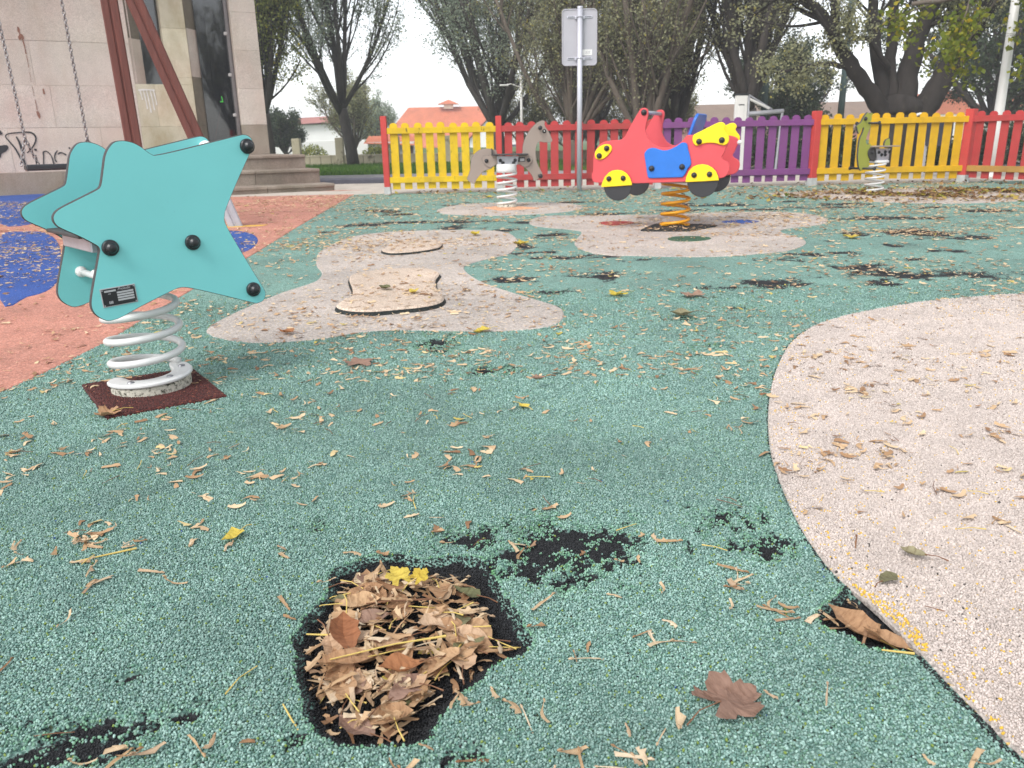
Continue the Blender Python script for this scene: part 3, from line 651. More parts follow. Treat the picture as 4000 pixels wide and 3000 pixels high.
# ------------------------------------------------------------------ stone building on the left
FAC = empty('stone_building', (-9.342, 16.568, 0.0), R(30))
tag(FAC, 'pinkish granite block building with narrow window, glass door and graffiti', 'building')
def stone_mat(name, col, stain, amt):
    m, nt, b = nodes_of(name)
    c = np.array(col[:3])
    base = ramp(nt, noise(nt, 1.7, 7, 0.66), [(0.3, tuple(c * .86)), (0.7, tuple(np.minimum(c * 1.1, 1)))])
    sp_ = ramp(nt, noise(nt, 90, 3, 0.7), [(0.34, (0.66, 0.65, 0.64)), (0.6, (1.08, 1.08, 1.08))])
    base = mixc(nt, 1.0, base, sp_, 'MULTIPLY')
    f = ramp(nt, noise(nt, 1.4, 9, 0.72, sc3=(1, 1, .45)), [(0.5 - amt * .2, (0, 0, 0)), (0.72, (0.75, 0.75, 0.75))])
    base = mixc(nt, f, base, stain)
    tint = ramp(nt, noise(nt, .9, 3, .5), [(.30, (1.03, .955, .965)), (.5, (1, 1, 1)), (.7, (.965, 1.0, .975))])
    base = mixc(nt, 1.0, base, tint, 'MULTIPLY')
    oi = nt.nodes.new('ShaderNodeObjectInfo')
    rv = ramp(nt, oi.outputs['Random'], [(0, (0.90, 0.89, 0.88)), (0.5, (1, 1, 1)), (1, (1.06, 1.03, 1.02))])
    base = mixc(nt, 1.0, base, rv, 'MULTIPLY')
    nt.links.new(base, b.inputs['Base Color']); b.inputs['Roughness'].default_value = 0.9; b.inputs['Specular IOR Level'].default_value = 0.2
    bump(nt, b, noise(nt, 60, 5, 0.7), 0.35, 0.01)
    return m
M_stone = stone_mat('pink_granite', srgb(208, 196, 186), srgb(184, 164, 150), 0.2)
M_stoneY = stone_mat('yellowed_granite', srgb(204, 197, 176), srgb(150, 130, 94), 0.3)
M_stoneD = stone_mat('lichened_granite', srgb(144, 134, 122), srgb(92, 88, 70), 0.6)
M_plinth = stone_mat('plinth_granite', srgb(158, 147, 134), srgb(118, 106, 90), 0.35)
M_step = stone_mat('step_granite', srgb(156, 144, 132), srgb(92, 82, 70), 0.55)
M_dark = pmat('dark_interior', srgb(34, 34, 38), 0.9)
def block(u0, u1, z0, z1, mat, w1=0.0, w0=-0.5, name='stone_block', j=0.0012):
    """stone between u0..u1, z0..z1, face at w1 (towards the yard = local -y)"""
    m = MB()
    m.box(((u0 + u1) / 2, -(w0 + w1) / 2, (z0 + z1) / 2), ((u1 - u0) / 2 - j, (w1 - w0) / 2, (z1 - z0) / 2 - j), 0.004)
    return m.build(name, mat, FAC)
def splay(u0, u1, z0, z1, mat, depth=0.3):
    """jamb stone with a slanted face from (u0, 0) back to (u1, -depth)"""
    m = MB(); j = .005
    pl = [(u0 + .002, -0.002), (u1, depth), (u1, depth + .15), (u0 + .002, depth + .15)]
    V = [(x, y, z) for z in (z0 + j * .5, z1 - j * .5) for x, y in pl]
    m.add(V, [(0, 1, 5, 4), (1, 2, 6, 5), (2, 3, 7, 6), (3, 0, 4, 7), (3, 2, 1, 0), (4, 5, 6, 7)])
    return m.build('jamb_stone', mat, FAC)
rs = random.Random(4)
courses = [(0.43, 1.27), (1.27, 2.06), (2.06, 2.87), (2.87, 3.66), (3.66, 4.5), (4.5, 5.3)]
# backing wall so that the joints are dark, closed stone
m = MB(); m.box((-1.6, 0.30, 2.6), (3.66, 0.25, 2.7)); m.build('wall_core', M_stone, FAC)
cuts = [[-4.8, -3.4, -1.9, 0.02, 0.9, 2.0], [-4.2, -2.6, -0.9, 0.45, 2.0], [-4.9, -3.2, -1.2, 0.22, 2.0], [-4.4, -2.7, -0.35, 0.9, 2.0], [-4.8, -3, -1.1, .5, 2.0], [-4.8, -2.8, -.7, .7, 2.0]]
cuts[0] = [-4.8, -3.4, -1.9, -0.40, 1.22, 1.99]
for (z0, z1), cu in zip(courses, cuts):
    for a, b_ in zip(cu[:-1], cu[1:]):
        block(a, b_, z0, z1, M_stone, rs.uniform(0, .006))
for a, b_ in ((-5.0, -2.2), (-2.2, 0.4), (0.4, 2.2), (2.2, 3.2)): block(a, b_, 0.0, 0.43, M_plinth, 0.02, name='plinth_stone')
# under the window
block(1.99, 2.36, 1.27, 2.11, M_stoneY); block(2.36, 3.13, 1.27, 2.11, M_stoneY); block(1.99, 3.13, 0.43, 1.27, M_stoneY)
# left jamb, pilaster, its splayed side
for z0, z1 in ((2.11, 2.99), (2.99, 3.9), (3.9, 5.3)):
    splay(1.99, 2.26, z0, z1, M_stoneD if z0 > 2.5 else M_stone)
for z0, z1 in ((2.11, 2.25), (2.25, 3.2), (3.2, 4.1), (4.1, 5.3)):
    if z1 > 2.3: block(2.66, 3.13, z0, z1, M_stoneY, name='pilaster_stone')
for z0, z1, mm in ((0.66, 1.29, M_stoneD), (1.29, 2.27, M_stoneD), (2.27, 3.22, M_stone), (3.22, 4.2, M_stoneD), (4.2, 5.3, M_stone)):
    splay(3.135, 3.39, z0, z1, mm)
block(2.64, 3.13, 2.11, 2.25, M_stoneY, name='pilaster_stone')
# right pillar
for z0, z1, mm in ((0.66, 1.29, M_plinth), (1.29, 2.04, M_stone), (2.04, 2.82, M_stone), (2.82, 3.58, M_stone), (3.58, 4.4, M_stone), (4.4, 5.3, M_stone)):
    block(4.06, 4.60, z0, z1, mm, rs.uniform(0, .006), name='pillar_stone')
# room behind the glass
m = MB()
for c, h in (((2.8, 2.55, 3.0), (1.22, .05, 2.6)), ((1.6, 1.5, 3.0), (.05, 1.0, 2.6)), ((4.04, 1.42, 3.0), (.02, 1.1, 2.6)), ((2.8, 1.5, .60), (1.22, 1.2, .05)), ((2.8, 1.4, 5.26), (1.22, 1.4, .05))): m.box(c, h)
m.build('room', M_dark, FAC)
# side and rear walls so that the block is closed
m = MB(); m.box((4.30, 2.6, 2.65), (.28, 2.08, 2.65)); m.build('side_wall', M_stone, FAC)
m = MB(); m.box((-0.3, 2.0, 5.5), (5.2, 2.9, .18), .03); m.build('roof_slab', M_stoneD, FAC)
M_glass, nt, b = nodes_of('dark_glass')
b.inputs['Base Color'].default_value = srgb(30, 32, 36); b.inputs['Roughness'].default_value = 0.03; b.inputs['IOR'].default_value = 2.1
tr = nt.nodes.new('ShaderNodeBsdfTransparent'); mx = nt.nodes.new('ShaderNodeMixShader'); mx.inputs[0].default_value = 0.3
nt.links.new(b.outputs[0], mx.inputs[1]); nt.links.new(tr.outputs[0], mx.inputs[2]); nt.links.new(mx.outputs[0], nt.nodes['Material Output'].inputs['Surface'])
w_ = empty('window', (0, 0, 0), 0, FAC)
m = MB(); m.box((2.47, .30, 3.7), (.22, .006, 1.6)); m.build('pane', M_glass, w_)
d_ = empty('glass_door', (0, 0, 0), 0, FAC)
m = MB(); m.box((3.67, .24, 2.98), (.30, .006, 2.32)); m.build('pane', M_glass, d_)
M_alu = pmat('grey_aluminium', srgb(128, 122, 122), 0.45, 0.1, metal=0.6)
m = MB(); m.box((4.012, .2, 2.98), (.035, .05, 2.32), .006); m.build('door_frame', M_alu, d_)
for zz_ in (3.16, 2.33, 1.50):
    m = MB(); m.box((3.955, .16, zz_), (.035, .03, .035), .012); m.build('hinge', pmat('hinge_grey', srgb(176, 172, 170), .4), d_)
# steps
st = empty('stone_steps', (-9.342, 16.568, 0), R(30)); tag(st, 'three worn granite steps in front of the stone building', 'steps')
def step_row(u0, u1, w0, w1, z0, z1, n):
    for i in range(n):
        a = u0 + (u1 - u0) * i / n; b_ = u0 + (u1 - u0) * (i + 1) / n
        m = MB()
        m.box(((a + b_) / 2, -(w0 + w1) / 2, (z0 + z1 - .05) / 2), ((b_ - a) / 2 - .003, (w1 - w0) / 2 - .02, (z1 - z0 - .05) / 2), .008)
        m.box(((a + b_) / 2, -(w0 + w1) / 2, z1 - .03), ((b_ - a) / 2 - .002, (w1 - w0) / 2 + .015, .03), .012)
        m.build('step_stone', M_step, st)
step_row(1.0, 4.82, 3.14, 3.73, 0.0, 0.135, 3)
step_row(1.0, 4.73, 2.35, 3.16, 0.0, 0.40, 3)
step_row(1.0, 4.70, 0.02, 2.37, 0.0, 0.66, 2)
# things behind the glass
br = empty('mop', (0, 0, 0), 0); br.matrix_world = Matrix.Translation((-9.342, 16.568, 0)) @ Matrix.Rotation(R(30), 4, 'Z')
tag(br, 'mop with red and yellow handle leaning behind the glass door', 'mop')
m = MB(); m.tube([(3.84, .5, 1.95), (3.70, .5, 1.52)], .014, 8); m.build('handle_top', pmat('mop_yellow', srgb(190, 150, 40), .5), br)
m = MB(); m.tube([(3.70, .5, 1.52), (3.55, .5, 1.03), (3.52, .5, .66)], .014, 8); m.build('handle', pmat('mop_red', srgb(190, 50, 40), .5), br)
m = MB(); m.lathe([(.0, .1), (.05, .1), (.09, 0.0), (0, 0)], 10, (3.52, .5, .655)); m.build('mop_head', pmat('mop_white', srgb(200, 196, 190), .9), br)
bk = empty('bucket', (0, 0, 0), 0); bk.matrix_world = br.matrix_world.copy(); tag(bk, 'white plastic bucket on the floor behind the glass door', 'bucket')
m = MB(); m.lathe([(0, 0), (.14, 0), (.18, .42), (.19, .43), (.17, .42), (.13, .02), (0, .02)], 16, (3.78, .75, .655)); m.build('body', pmat('bucket_white', srgb(196, 198, 204), .5), bk)
m = MB(); m.tube([(3.6, .75, 1.05), (3.64, .75, 1.16), (3.78, .75, 1.22), (3.92, .75, 1.16), (3.96, .75, 1.05)], .008, 6); m.build('handle', M_alu, bk)
# paint marks on the wall
M_spray = pmat('black_spray_paint', srgb(44, 44, 48), 0.8, 0.2, 20)
def stroke(pts, wd, mat, name='graffiti', y=-0.013):
    P = np.array(pts, float)
    if len(P) > 2:
        q = []
        for i in range(len(P) - 1):
            p0, p1, p2, p3 = P[max(i - 1, 0)], P[i], P[i + 1], P[min(i + 2, len(P) - 1)]
            for k in range(5):
                t = k / 5; q.append(0.5 * ((2 * p1) + (-p0 + p2) * t + (2 * p0 - 5 * p1 + 4 * p2 - p3) * t * t + (-p0 + 3 * p1 - 3 * p2 + p3) * t ** 3))
        q.append(P[-1]); P = np.array(q)
    T = np.gradient(P, axis=0); T /= np.linalg.norm(T, axis=1)[:, None]; N = np.stack([-T[:, 1], T[:, 0]], 1)
    wv = wd * (0.75 + 0.4 * np.sin(np.linspace(0, 5, len(P))) ** 2)
    A, B = P + N * wv[:, None] / 2, P - N * wv[:, None] / 2
    V = [(a[0], y, a[1]) for a in A] + [(b_[0], y, b_[1]) for b_ in B]; n = len(P)
    m = MB(); m.add(V, [(i, i + 1, n + i + 1, n + i) for i in range(n - 1)]); return m.build(name, mat, FAC)
def blot(c, r, mat, name='graffiti', pts=None):
    m = MB(); q = spline(pts, 4) if pts else [(c[0] + r * math.cos(a), c[1] + r * math.sin(a)) for a in np.linspace(0, 6.28, 13)[:-1]]
    m.add([(p[0], -0.0135, p[1]) for p in q], [tuple(range(len(q)))]); return m.build(name, mat, FAC)
stroke([(-0.144, 0.802), (-0.069, 0.87), (-0.002, 0.95), (0.048, 1.054), (0.04, 1.136), (-0.015, 1.183), (-0.098, 1.194), (-0.193, 1.189), (-0.351, 1.176), (-0.427, 1.155), (-0.455, 1.109), (-0.424, 1.051), (-0.368, 0.958), (-0.322, 0.864), (-0.275, 0.712), (-0.262, 0.664)], .026, M_spray)
stroke([(-0.277, 1.112), (-0.244, 1.013), (-0.226, 0.874), (-0.218, 0.768), (-0.222, 0.687), (-0.215, 0.569), (-0.212, 0.463)], .036, M_spray, y=-.016)
stroke([(-0.004, 0.763), (-0.001, 0.609)], .022, M_spray); blot((0.009, 0.859), .024, M_spray)
stroke([(0.088, 0.499), (0.128, 0.736), (0.132, 0.795), (0.158, 0.823), (0.201, 0.822), (0.246, 0.768), (0.272, 0.696), (0.282, 0.588), (0.3, 0.468)], .024, M_spray)
stroke([(0.393, 0.835), (0.348, 0.789), (0.32, 0.718), (0.319, 0.647), (0.342, 0.622)], .024, M_spray)
stroke([(0.382, 0.764), (0.435, 0.793), (0.488, 0.779), (0.526, 0.743)], .026, M_spray, y=-.016); blot((0.608, 0.876), .018, M_spray)
blot(None, 0, M_spray, pts=[(-.68, 1.27), (-.56, 1.26), (-.494, 1.178), (-.54, 1.15), (-.68, 1.16)])
blot(None, 0, M_spray, pts=[(-.72, .96), (-.576, .951), (-.471, .96), (-.443, .913), (-.491, .845), (-.571, .801), (-.616, .721), (-.72, .72)])
M_rust = pmat('rust_stain', srgb(132, 92, 76), 0.9, 0.3, 15)
blot(None, 0, M_rust, 'rust_stain', [(.075, 3.03), (.09, 3.11), (.12, 3.06), (.115, 2.99), (.15, 2.97), (.165, 2.91), (.14, 2.87), (.12, 2.90), (.09, 2.86), (.065, 2.92), (.085, 2.95), (.095, 2.99)])
for u0_, z0_, u1_, z1_, w_0 in ((.135, 2.9, .15, 2.62, .018), (.15, 2.6, .152, 2.38, .010), (.15, 2.3, .148, 2.12, .007), (.148, 2.05, .155, 1.86, .008), (.157, 1.8, .163, 1.6, .012)): stroke([(u0_, z0_), (u0_ * .5 + u1_ * .5 + .004, (z0_ + z1_) / 2), (u1_, z1_)], w_0, M_rust, 'rust_stain', -.0145)
stroke([(.33, 2.0), (.335, 1.9)], .03, M_rust, 'rust_stain'); blot(None, 0, M_rust, 'rust_stain', [(.145, 1.58), (.185, 1.57), (.2, 1.5), (.175, 1.44), (.15, 1.5)])
M_white = pmat('white_paint_drips', srgb(214, 210, 206), 0.8)
for u_, z0_, z1_ in ((2.07, 2.0, 1.8), (2.14, 1.98, 1.62), (2.2, 2.0, 1.55), (2.27, 2.0, 1.6), (2.33, 1.99, 1.7)): stroke([(u_, z0_), (u_ + .02, (z0_ + z1_) / 2), (u_ + .03, z1_)], .022, M_white, 'paint_drip', -.009)
stroke([(2.04, 1.99), (2.2, 2.0), (2.36, 1.99)], .03, M_white, 'paint_drip', -.011)
M_gp = pmat('green_marker', srgb(70, 190, 70), 0.7)
stroke([(3.733, 1.895), (3.745, 1.80)], .02, M_gp, 'paint_mark', .225); stroke([(3.69, 1.778), (3.76, 1.785)], .02, M_gp, 'paint_mark', .2245)

# ------------------------------------------------------------------ swing: timber frame, chains and seat
M_timber = pmat('red_brown_timber', srgb(98, 52, 43), 0.7, 0.25, 5.0, 0.25, 120, sc3=(8, 8, .6))
M_galv = pmat('galvanised_steel', srgb(176, 176, 182), 0.4, 0.1, 10, metal=0.35)
M_whitecap = pmat('white_plastic', srgb(226, 224, 220), 0.35, 0.05)
M_blackp = pmat('black_plastic', srgb(40, 42, 46), 0.42, 0.12, 30, 0.05, 200)
sf = empty('swing_set', (-4.0, 9.0, 0)); tag(sf, 'red brown timber swing frame with grooved legs on steel feet', 'swing frame')
def timber(a, b_, wd, name, mat=M_timber, groove=True):
    """two planks side by side with a dark gap"""
    a, b_ = Vector(a), Vector(b_); d = (b_ - a); Ln = d.length
    q = d.to_track_quat('Z', 'Y').to_matrix().to_4x4()
    cdir = Vector((-a.x, -a.y, 0)).normalized()
    z = d.normalized(); x = z.cross(cdir).normalized(); y = z.cross(x)
    Mx = Matrix((x, y, z)).transposed().to_4x4(); Mx.translation = a - sf.location
    m = MB()
    if groove:
        m.box((-wd * .26, 0, Ln / 2), (wd * .235, wd * .5, Ln / 2), .012, Mx); m.box((wd * .26, 0, Ln / 2), (wd * .235, wd * .5, Ln / 2), .012, Mx)
        m.box((0, 0, Ln / 2), (wd * .05, wd * .42, Ln / 2 - .01), 0, Mx)
    else: m.box((0, 0, Ln / 2), (wd * .5, wd * .5, Ln / 2), .012, Mx)
    return m.build(name, mat, sf)
APEX = Vector((-4.05, 8.99, 3.15)); F2 = Vector((-3.06, 9.12, 0.0)); F1 = Vector((-3.944, 8.899, 0.0))
for Ft in (F2, F1):
    dv = (APEX - Ft); s0 = Ft + dv * 0.14
    timber(s0, APEX + dv.normalized() * .1, .165, 'leg')
    timber(Ft - dv * .01, s0 + dv * .012, .15, 'steel_foot', M_galv)
    m = MB(); p = Ft + dv * .05 - sf.location; m.lathe([(.0, .05), (.02, .05), (.03, .03), (.03, 0)], 12, (p.x - .10, p.y - .06, p.z), 'y'); m.build('bolt_cap', M_whitecap, sf)
timber((-3.9, 8.99, 3.15), (-7.6, 8.6, 3.15), .17, 'cross_beam', groove=False)
for Ft in (Vector((-7.9, 8.0, 0)), Vector((-7.3, 9.3, 0))): timber(Ft, (-7.5, 8.6, 3.2), .165, 'leg')
M_chain = pmat('steel_chain', srgb(150, 146, 146), 0.3, 0.15, metal=0.85)
sw = empty('swing', (-4.9, 8.8, 0)); tag(sw, 'black rubber swing seat hanging on two steel chains', 'swing')
def chain(pts, name):
    m = MB(); P = [Vector(p) - sw.location for p in pts]
    for a, b_ in zip(P[:-1], P[1:]):
        d = b_ - a; n = max(1, int(d.length / .035)); dn = d.normalized()
        s_ = dn.cross(Vector((0, 1, .1))).normalized(); t_ = dn.cross(s_)
        for i in range(n):
            c = a + d * ((i + .5) / n); e1 = s_ if i % 2 else t_
            ring = [c + dn * (.024 * math.cos(k * math.pi / 4)) + e1 * (.0145 * math.sin(k * math.pi / 4)) for k in range(8)]
            m.tube(ring, .0058, 5, closed=True)
    o = m.build(name, M_chain, sw, True); o['kind'] = 'stuff'; return o
SL, SR = Vector((-4.93, 8.6, .715)), Vector((-4.47, 8.95, .71))
for s_, top in ((SL, (-5.02, 8.63, 3.1)), (SR, (-4.50, 8.93, 3.1))):
    k = Vector((s_.x, s_.y, s_.z + .27))
    chain([top, k], 'chain')
    chain([k, s_ + Vector((-.05, -.07, 0))], 'chain'); chain([k, s_ + Vector((.05, .07, 0))], 'chain')
dv = (SR - SL); Mx = Matrix.Translation((SL + SR) / 2 - sw.location) @ Matrix.Rotation(math.atan2(dv.y, dv.x), 4, 'Z')
m = MB(); m.box((0, 0, -.02), (dv.length / 2 + .05, .095, .03), .014, Mx); m.build('seat', M_blackp, sw)

# ------------------------------------------------------------------ houses and walls far behind
def tile_mat(name, c0, c1, sc=5.0):
    m, nt, b = nodes_of(name)
    w_t = nt.nodes.new('ShaderNodeTexWave'); w_t.inputs['Scale'].default_value = sc; w_t.inputs['Distortion'].default_value = .6
    tc = nt.nodes.new('ShaderNodeTexCoord'); nt.links.new(tc.outputs['Object'], w_t.inputs['Vector']); w_t.bands_direction = 'X'
    cc = ramp(nt, w_t.outputs[0], [(0, c0), (1, c1)])
    v = ramp(nt, noise(nt, .8, 7, .7), [(.3, (.8, .78, .76)), (.7, (1.12, 1.1, 1.08))])
    nt.links.new(mixc(nt, 1.0, cc, v, 'MULTIPLY'), b.inputs['Base Color']); b.inputs['Roughness'].default_value = .85
    bump(nt, b, w_t.outputs[0], .6, .08); return m
M_tile = tile_mat('orange_roof_tiles', srgb(196, 104, 72), srgb(224, 140, 106))
M_tileP = tile_mat('faded_red_tiles', srgb(170, 110, 104), srgb(196, 134, 124))
M_tileB = tile_mat('brown_roof_tiles', srgb(126, 104, 88), srgb(150, 126, 108))
M_render = pmat('white_render', srgb(226, 224, 222), .9, .05, .5)
M_cream_w = pmat('cream_render', srgb(222, 206, 186), .9, .06, .5)
M_paneF = pmat('far_window_glass', srgb(74, 82, 92), .15, .1)
M_railF = pmat('grey_railing', srgb(150, 154, 166), .5)
def quadmesh(name, polys, mat, parent):
    m = MB()
    for p in polys: m.add(p, [tuple(range(len(p)))])
    return m.build(name, mat, parent)
hs = empty('orange_roofed_house', (-10.0, 105, -3.2)); tag(hs, 'cream house with large orange tiled roof behind the yellow fence panel', 'house')
# main body, x -6..14, ridge along x; roof slopes to the front
m = MB(); m.box((4.0, 7.5, 1.6), (9.6, 5.0, 1.9), 0); m.build('wall', M_cream_w, hs)
rf = quadmesh('roof', [[(-6.6, 1.2, 3.2), (10.6, 1.2, 3.2), (8.0, 7.5, 8.3), (-3.0, 7.5, 8.3)], [(-6.6, 13.5, 3.2), (-6.6, 1.2, 3.2), (-3.0, 7.5, 8.3)], [(10.6, 13.5, 3.2), (-6.6, 13.5, 3.2), (-3.0, 7.5, 8.3), (8.0, 7.5, 8.3)], [(10.6, 1.2, 3.2), (10.6, 13.5, 3.2), (8.0, 7.5, 8.3)], [(-6.6, 1.2, 3.15), (-6.6, 13.5, 3.15), (10.6, 13.5, 3.15), (10.6, 1.2, 3.15)]], M_tile, hs)
m = MB(); m.box((-3.9, 3.1, 4.95), (.7, .55, .05), 0, Matrix.Rotation(0, 4, 'X')); m.build('skylight', M_paneF, rf)
ch = MB(); ch.box((2.4, 7.0, 8.3), (.6, .55, .28), .02); ch.build('chimney', M_cream_w, rf)
ch = MB(); ch.add([(1.0, 6.0, 8.58), (3.8, 6.0, 8.58), (3.8, 8.0, 8.58), (1.0, 8.0, 8.58), (2.4, 7, 9.2)], [(0, 1, 4), (1, 2, 4), (2, 3, 4), (3, 0, 4), (3, 2, 1, 0)]); ch.build('chimney_cap', M_tile, rf)
# front gable wing on the right
gw = empty('gable_wing', (0, 0, 0), 0, hs)
m = MB(); m.box((9.0, 2.0, 1.9), (3.6, 3.6, 2.2), 0); m.add([(5.4, -1.6, 4.1), (12.6, -1.6, 4.1), (9.0, -1.6, 7.6)], [(0, 1, 2)]); m.build('wall', M_render, gw)
quadmesh('roof', [[(4.9, -2.0, 3.75), (9.0, -2.0, 7.8), (9.0, 6.5, 7.8), (4.9, 6.5, 3.75)], [(13.1, -2.0, 3.75), (13.1, 6.5, 3.75), (9.0, 6.5, 7.8), (9.0, -2.0, 7.8)]], M_tile, gw)
m = MB(); m.box((9.4, -2.2, 1.2), (3.0, .5, .12)); m.build('balcony', M_render, gw)
for i in range(14):
    m = MB(); m.box((6.6 + i * .42, -2.66, 1.9), (.05, .03, .6)); m.build('baluster', M_railF, gw)
for x, y, z, w_2, h_2, pr in ((-3.5, 2.46, 1.6, .6, .8, hs), (0.4, 2.46, 1.6, .6, .8, hs), (3.2, 2.46, 1.3, .6, 1.1, hs), (7.6, -1.64, -.2, .6, .8, gw), (10.6, -1.64, 2.6, .6, .8, gw)):
    f = MB(); f.box((x, y - .04, z), (w_2 + .12, .05, h_2 + .12)); fo = f.build('window', M_render, pr)
    f = MB(); f.box((x, y - .10, z), (w_2, .02, h_2)); f.build('pane', M_paneF, fo)
wb = empty('white_house', (-19.0, 78, -2.0)); tag(wb, 'plain white house with faded pink roof seen between the left trees', 'house')
m = MB(); m.box((0, 4, 2.2), (3.6, 4, 2.3)); m.add([(-3.6, 0, 4.5), (3.6, 0, 4.5), (3.6, 8, 4.5), (-3.6, 8, 4.5)], [(0, 1, 2, 3)]); m.build('wall', M_render, wb)
quadmesh('roof', [[(-4.2, -.6, 4.4), (4.0, -.6, 4.7), (4.0, 4, 5.4), (-4.2, 4, 5.1)], [(-4.2, 4, 5.1), (4.0, 4, 5.4), (4.0, 8.6, 4.6), (-4.2, 8.6, 4.3)]], M_tileP, wb)
for i in range(5):
    m = MB(); m.box((-2.2 + i * .6, -.03, 2.5), (.12, .03, .28)); m.build('window', M_paneF, wb)
ww = empty('white_garden_wall', (-12.5, 50, 0)); tag(ww, 'long white rendered garden wall beyond the lawn', 'wall')
m = MB(); m.box((-1.0, 0, -.2), (6.6, .12, 1.20), .02); m.build('wall', M_render, ww)
sh = empty('garden_shed', (-6.6, 47.5, 0)); tag(sh, 'low white shed with red tiled lean-to roof left of the fence', 'shed')
m = MB(); m.box((0, .8, .1), (1.3, .8, .75)); m.build('wall', M_render, sh)
quadmesh('roof', [[(-1.5, -.3, .78), (1.6, -.3, .62), (1.6, 1.8, 1.15), (-1.5, 1.8, 1.2)]], M_tile, sh)
m = MB(); m.box((.95, -.03, .05), (.3, .02, .55)); m.build('door', pmat('brown_door', srgb(92, 60, 56), .6), sh)
lw = empty('block_wall', (-7.5, 36, 0)); tag(lw, 'low concrete block wall with square pillars behind the lawn', 'wall')
M_cblock = pmat('concrete_block', srgb(176, 166, 142), .95, .12, 2, .3, 40, srgb(96, 88, 70), .2, 2.0, rnd=.08)
for i in range(44):
    m = MB(); m.box((-8.6 + i * .46, 0, .12), (.222, .1, .19), .01); m.build('block', M_cblock, lw)
m = MB(); m.box((1.4, 0, .33), (10.3, .12, .03)); m.build('coping', M_cblock, lw)
for px_ in (-3.9, -1.55, 0.3, 2.7, 5.0):
    q = MB(); q.box((px_, 0, .5), (.17, .17, .57), .02); q.build('pillar', M_cblock, lw)
fp = empty('concrete_post', (-12.2, 33, 0)); tag(fp, 'slim concrete fence post beside the far left tree', 'post')
m = MB(); m.box((0, 0, .45), (.10, .08, .5), .015); m.box((0, 0, .97), (.085, .07, .02), .01); m.build('shaft', M_cblock, fp)
bh = empty('brown_roofed_house', (32.0, 95, -2.6)); tag(bh, 'long low house with brown roof behind the purple fence panel', 'house')
m = MB(); m.box((0, 4, 1.6), (11, 4, 2.6)); m.build('wall', pmat('pink_brick', srgb(176, 118, 108), .9, .15, 1.0, .3, 10), bh)
quadmesh('roof', [[(-12, -.6, 3.9), (11.5, -.6, 3.9), (11.5, 6, 6.9), (-12, 6, 6.9)], [(-12, 12, 3.9), (-12, 6, 6.9), (11.5, 6, 6.9), (11.5, 12, 3.9)]], M_tileB, bh)
for i in range(4):
    f = MB(); f.box((-8 + i * 5, -.04, 1.9), (.7, .05, .8)); fo = f.build('window', M_render, bh); f = MB(); f.box((-8 + i * 5, -.1, 1.9), (.58, .02, .68)); f.build('pane', M_paneF, fo)
for nm, x, y, s_, lab in (('gabled_house', 42.0, 80, 1.0, 'orange gabled house roof left of the big dark tree'), ('gabled_house', 56.0, 84, 1.1, 'orange roofed house glimpsed right of the big dark tree')):
    g = empty(nm, (x, y, -.6)); tag(g, lab, 'house')
    m = MB(); m.box((0, 3, 1.3), (3.6 * s_, 3, 1.6)); m.build('wall', M_cream_w, g)
    quadmesh('roof', [[(-4.2 * s_, -.5, 2.8), (0, -.5, 5.0 * s_), (0, 6.5, 5.0 * s_), (-4.2 * s_, 6.5, 2.8)], [(4.2 * s_, -.5, 2.8), (4.2 * s_, 6.5, 2.8), (0, 6.5, 5.0 * s_), (0, -.5, 5.0 * s_)], [(-3.7 * s_, -.1, 2.9), (3.7 * s_, -.1, 2.9), (0, -.1, 4.9 * s_)]], M_tile, g)
    f = MB(); f.box((0, -.04, 1.7), (.7, .05, .8)); fo = f.build('window', M_render, g); f = MB(); f.box((0, -.1, 1.7), (.58, .02, .68)); f.build('pane', M_paneF, fo)
# far wooded hill on the left
hx = np.linspace(-240, 150, 90); rows = []
for j, f in enumerate(np.linspace(0, 1, 14)):
    for x in hx:
        h = 14.5 * math.exp(-((x + 104) / 40) ** 2) + 6 * math.exp(-((x - 90) / 66) ** 2) + 2
        h *= math.sin(f * math.pi / 2) ** .8
        rows.append((x + rs.uniform(-1, 1), 200 + f * 66 + rs.uniform(-1, 1), -2 + h + rs.uniform(-.9, .9) * (f > .05)))
idx = np.arange(14 * 90).reshape(14, 90)
tag(obj('wooded_hill', np_mesh('wooded_hill', np.array(rows), np.stack([idx[:-1, :-1].ravel(), idx[:-1, 1:].ravel(), idx[1:, 1:].ravel(), idx[1:, :-1].ravel()], 1), pmat('far_woodland', srgb(70, 84, 66), .95, .35, .12))), 'distant wooded hill behind the left trees', 'hill', kind='structure')

# ------------------------------------------------------------------ picket fence
def paint(name, col, chip, amt, rnd=.05):
    m, nt, b = nodes_of(name)
    c = np.array(col[:3])
    base = ramp(nt, noise(nt, 3.0, 5, .6), [(.3, tuple(c * .88)), (.7, tuple(np.minimum(c * 1.08, 1)))])
    grm = ramp(nt, noise(nt, 2.2, 8, .7, sc3=(1, 1, .6)), [(.46, (0, 0, 0)), (.8, (.5, .5, .5))])
    base = mixc(nt, grm, base, srgb(92, 78, 60))
    f = ramp(nt, noise(nt, 9, 8, .74, sc3=(1.6, 1.6, .5)), [(.70 - amt, (0, 0, 0)), (.735 - amt, (1, 1, 1))])
    base = mixc(nt, f, base, chip)
    oi = nt.nodes.new('ShaderNodeObjectInfo')
    base = mixc(nt, 1.0, base, ramp(nt, oi.outputs['Random'], [(0, (1 - rnd,) * 3), (1, (1 + rnd,) * 3)]), 'MULTIPLY')
    nt.links.new(base, b.inputs['Base Color']); b.inputs['Roughness'].default_value = .55; b.inputs['Specular IOR Level'].default_value = .35
    bump(nt, b, noise(nt, 40, 4, .6, sc3=(3, 3, .25)), .25, .006)
    return m
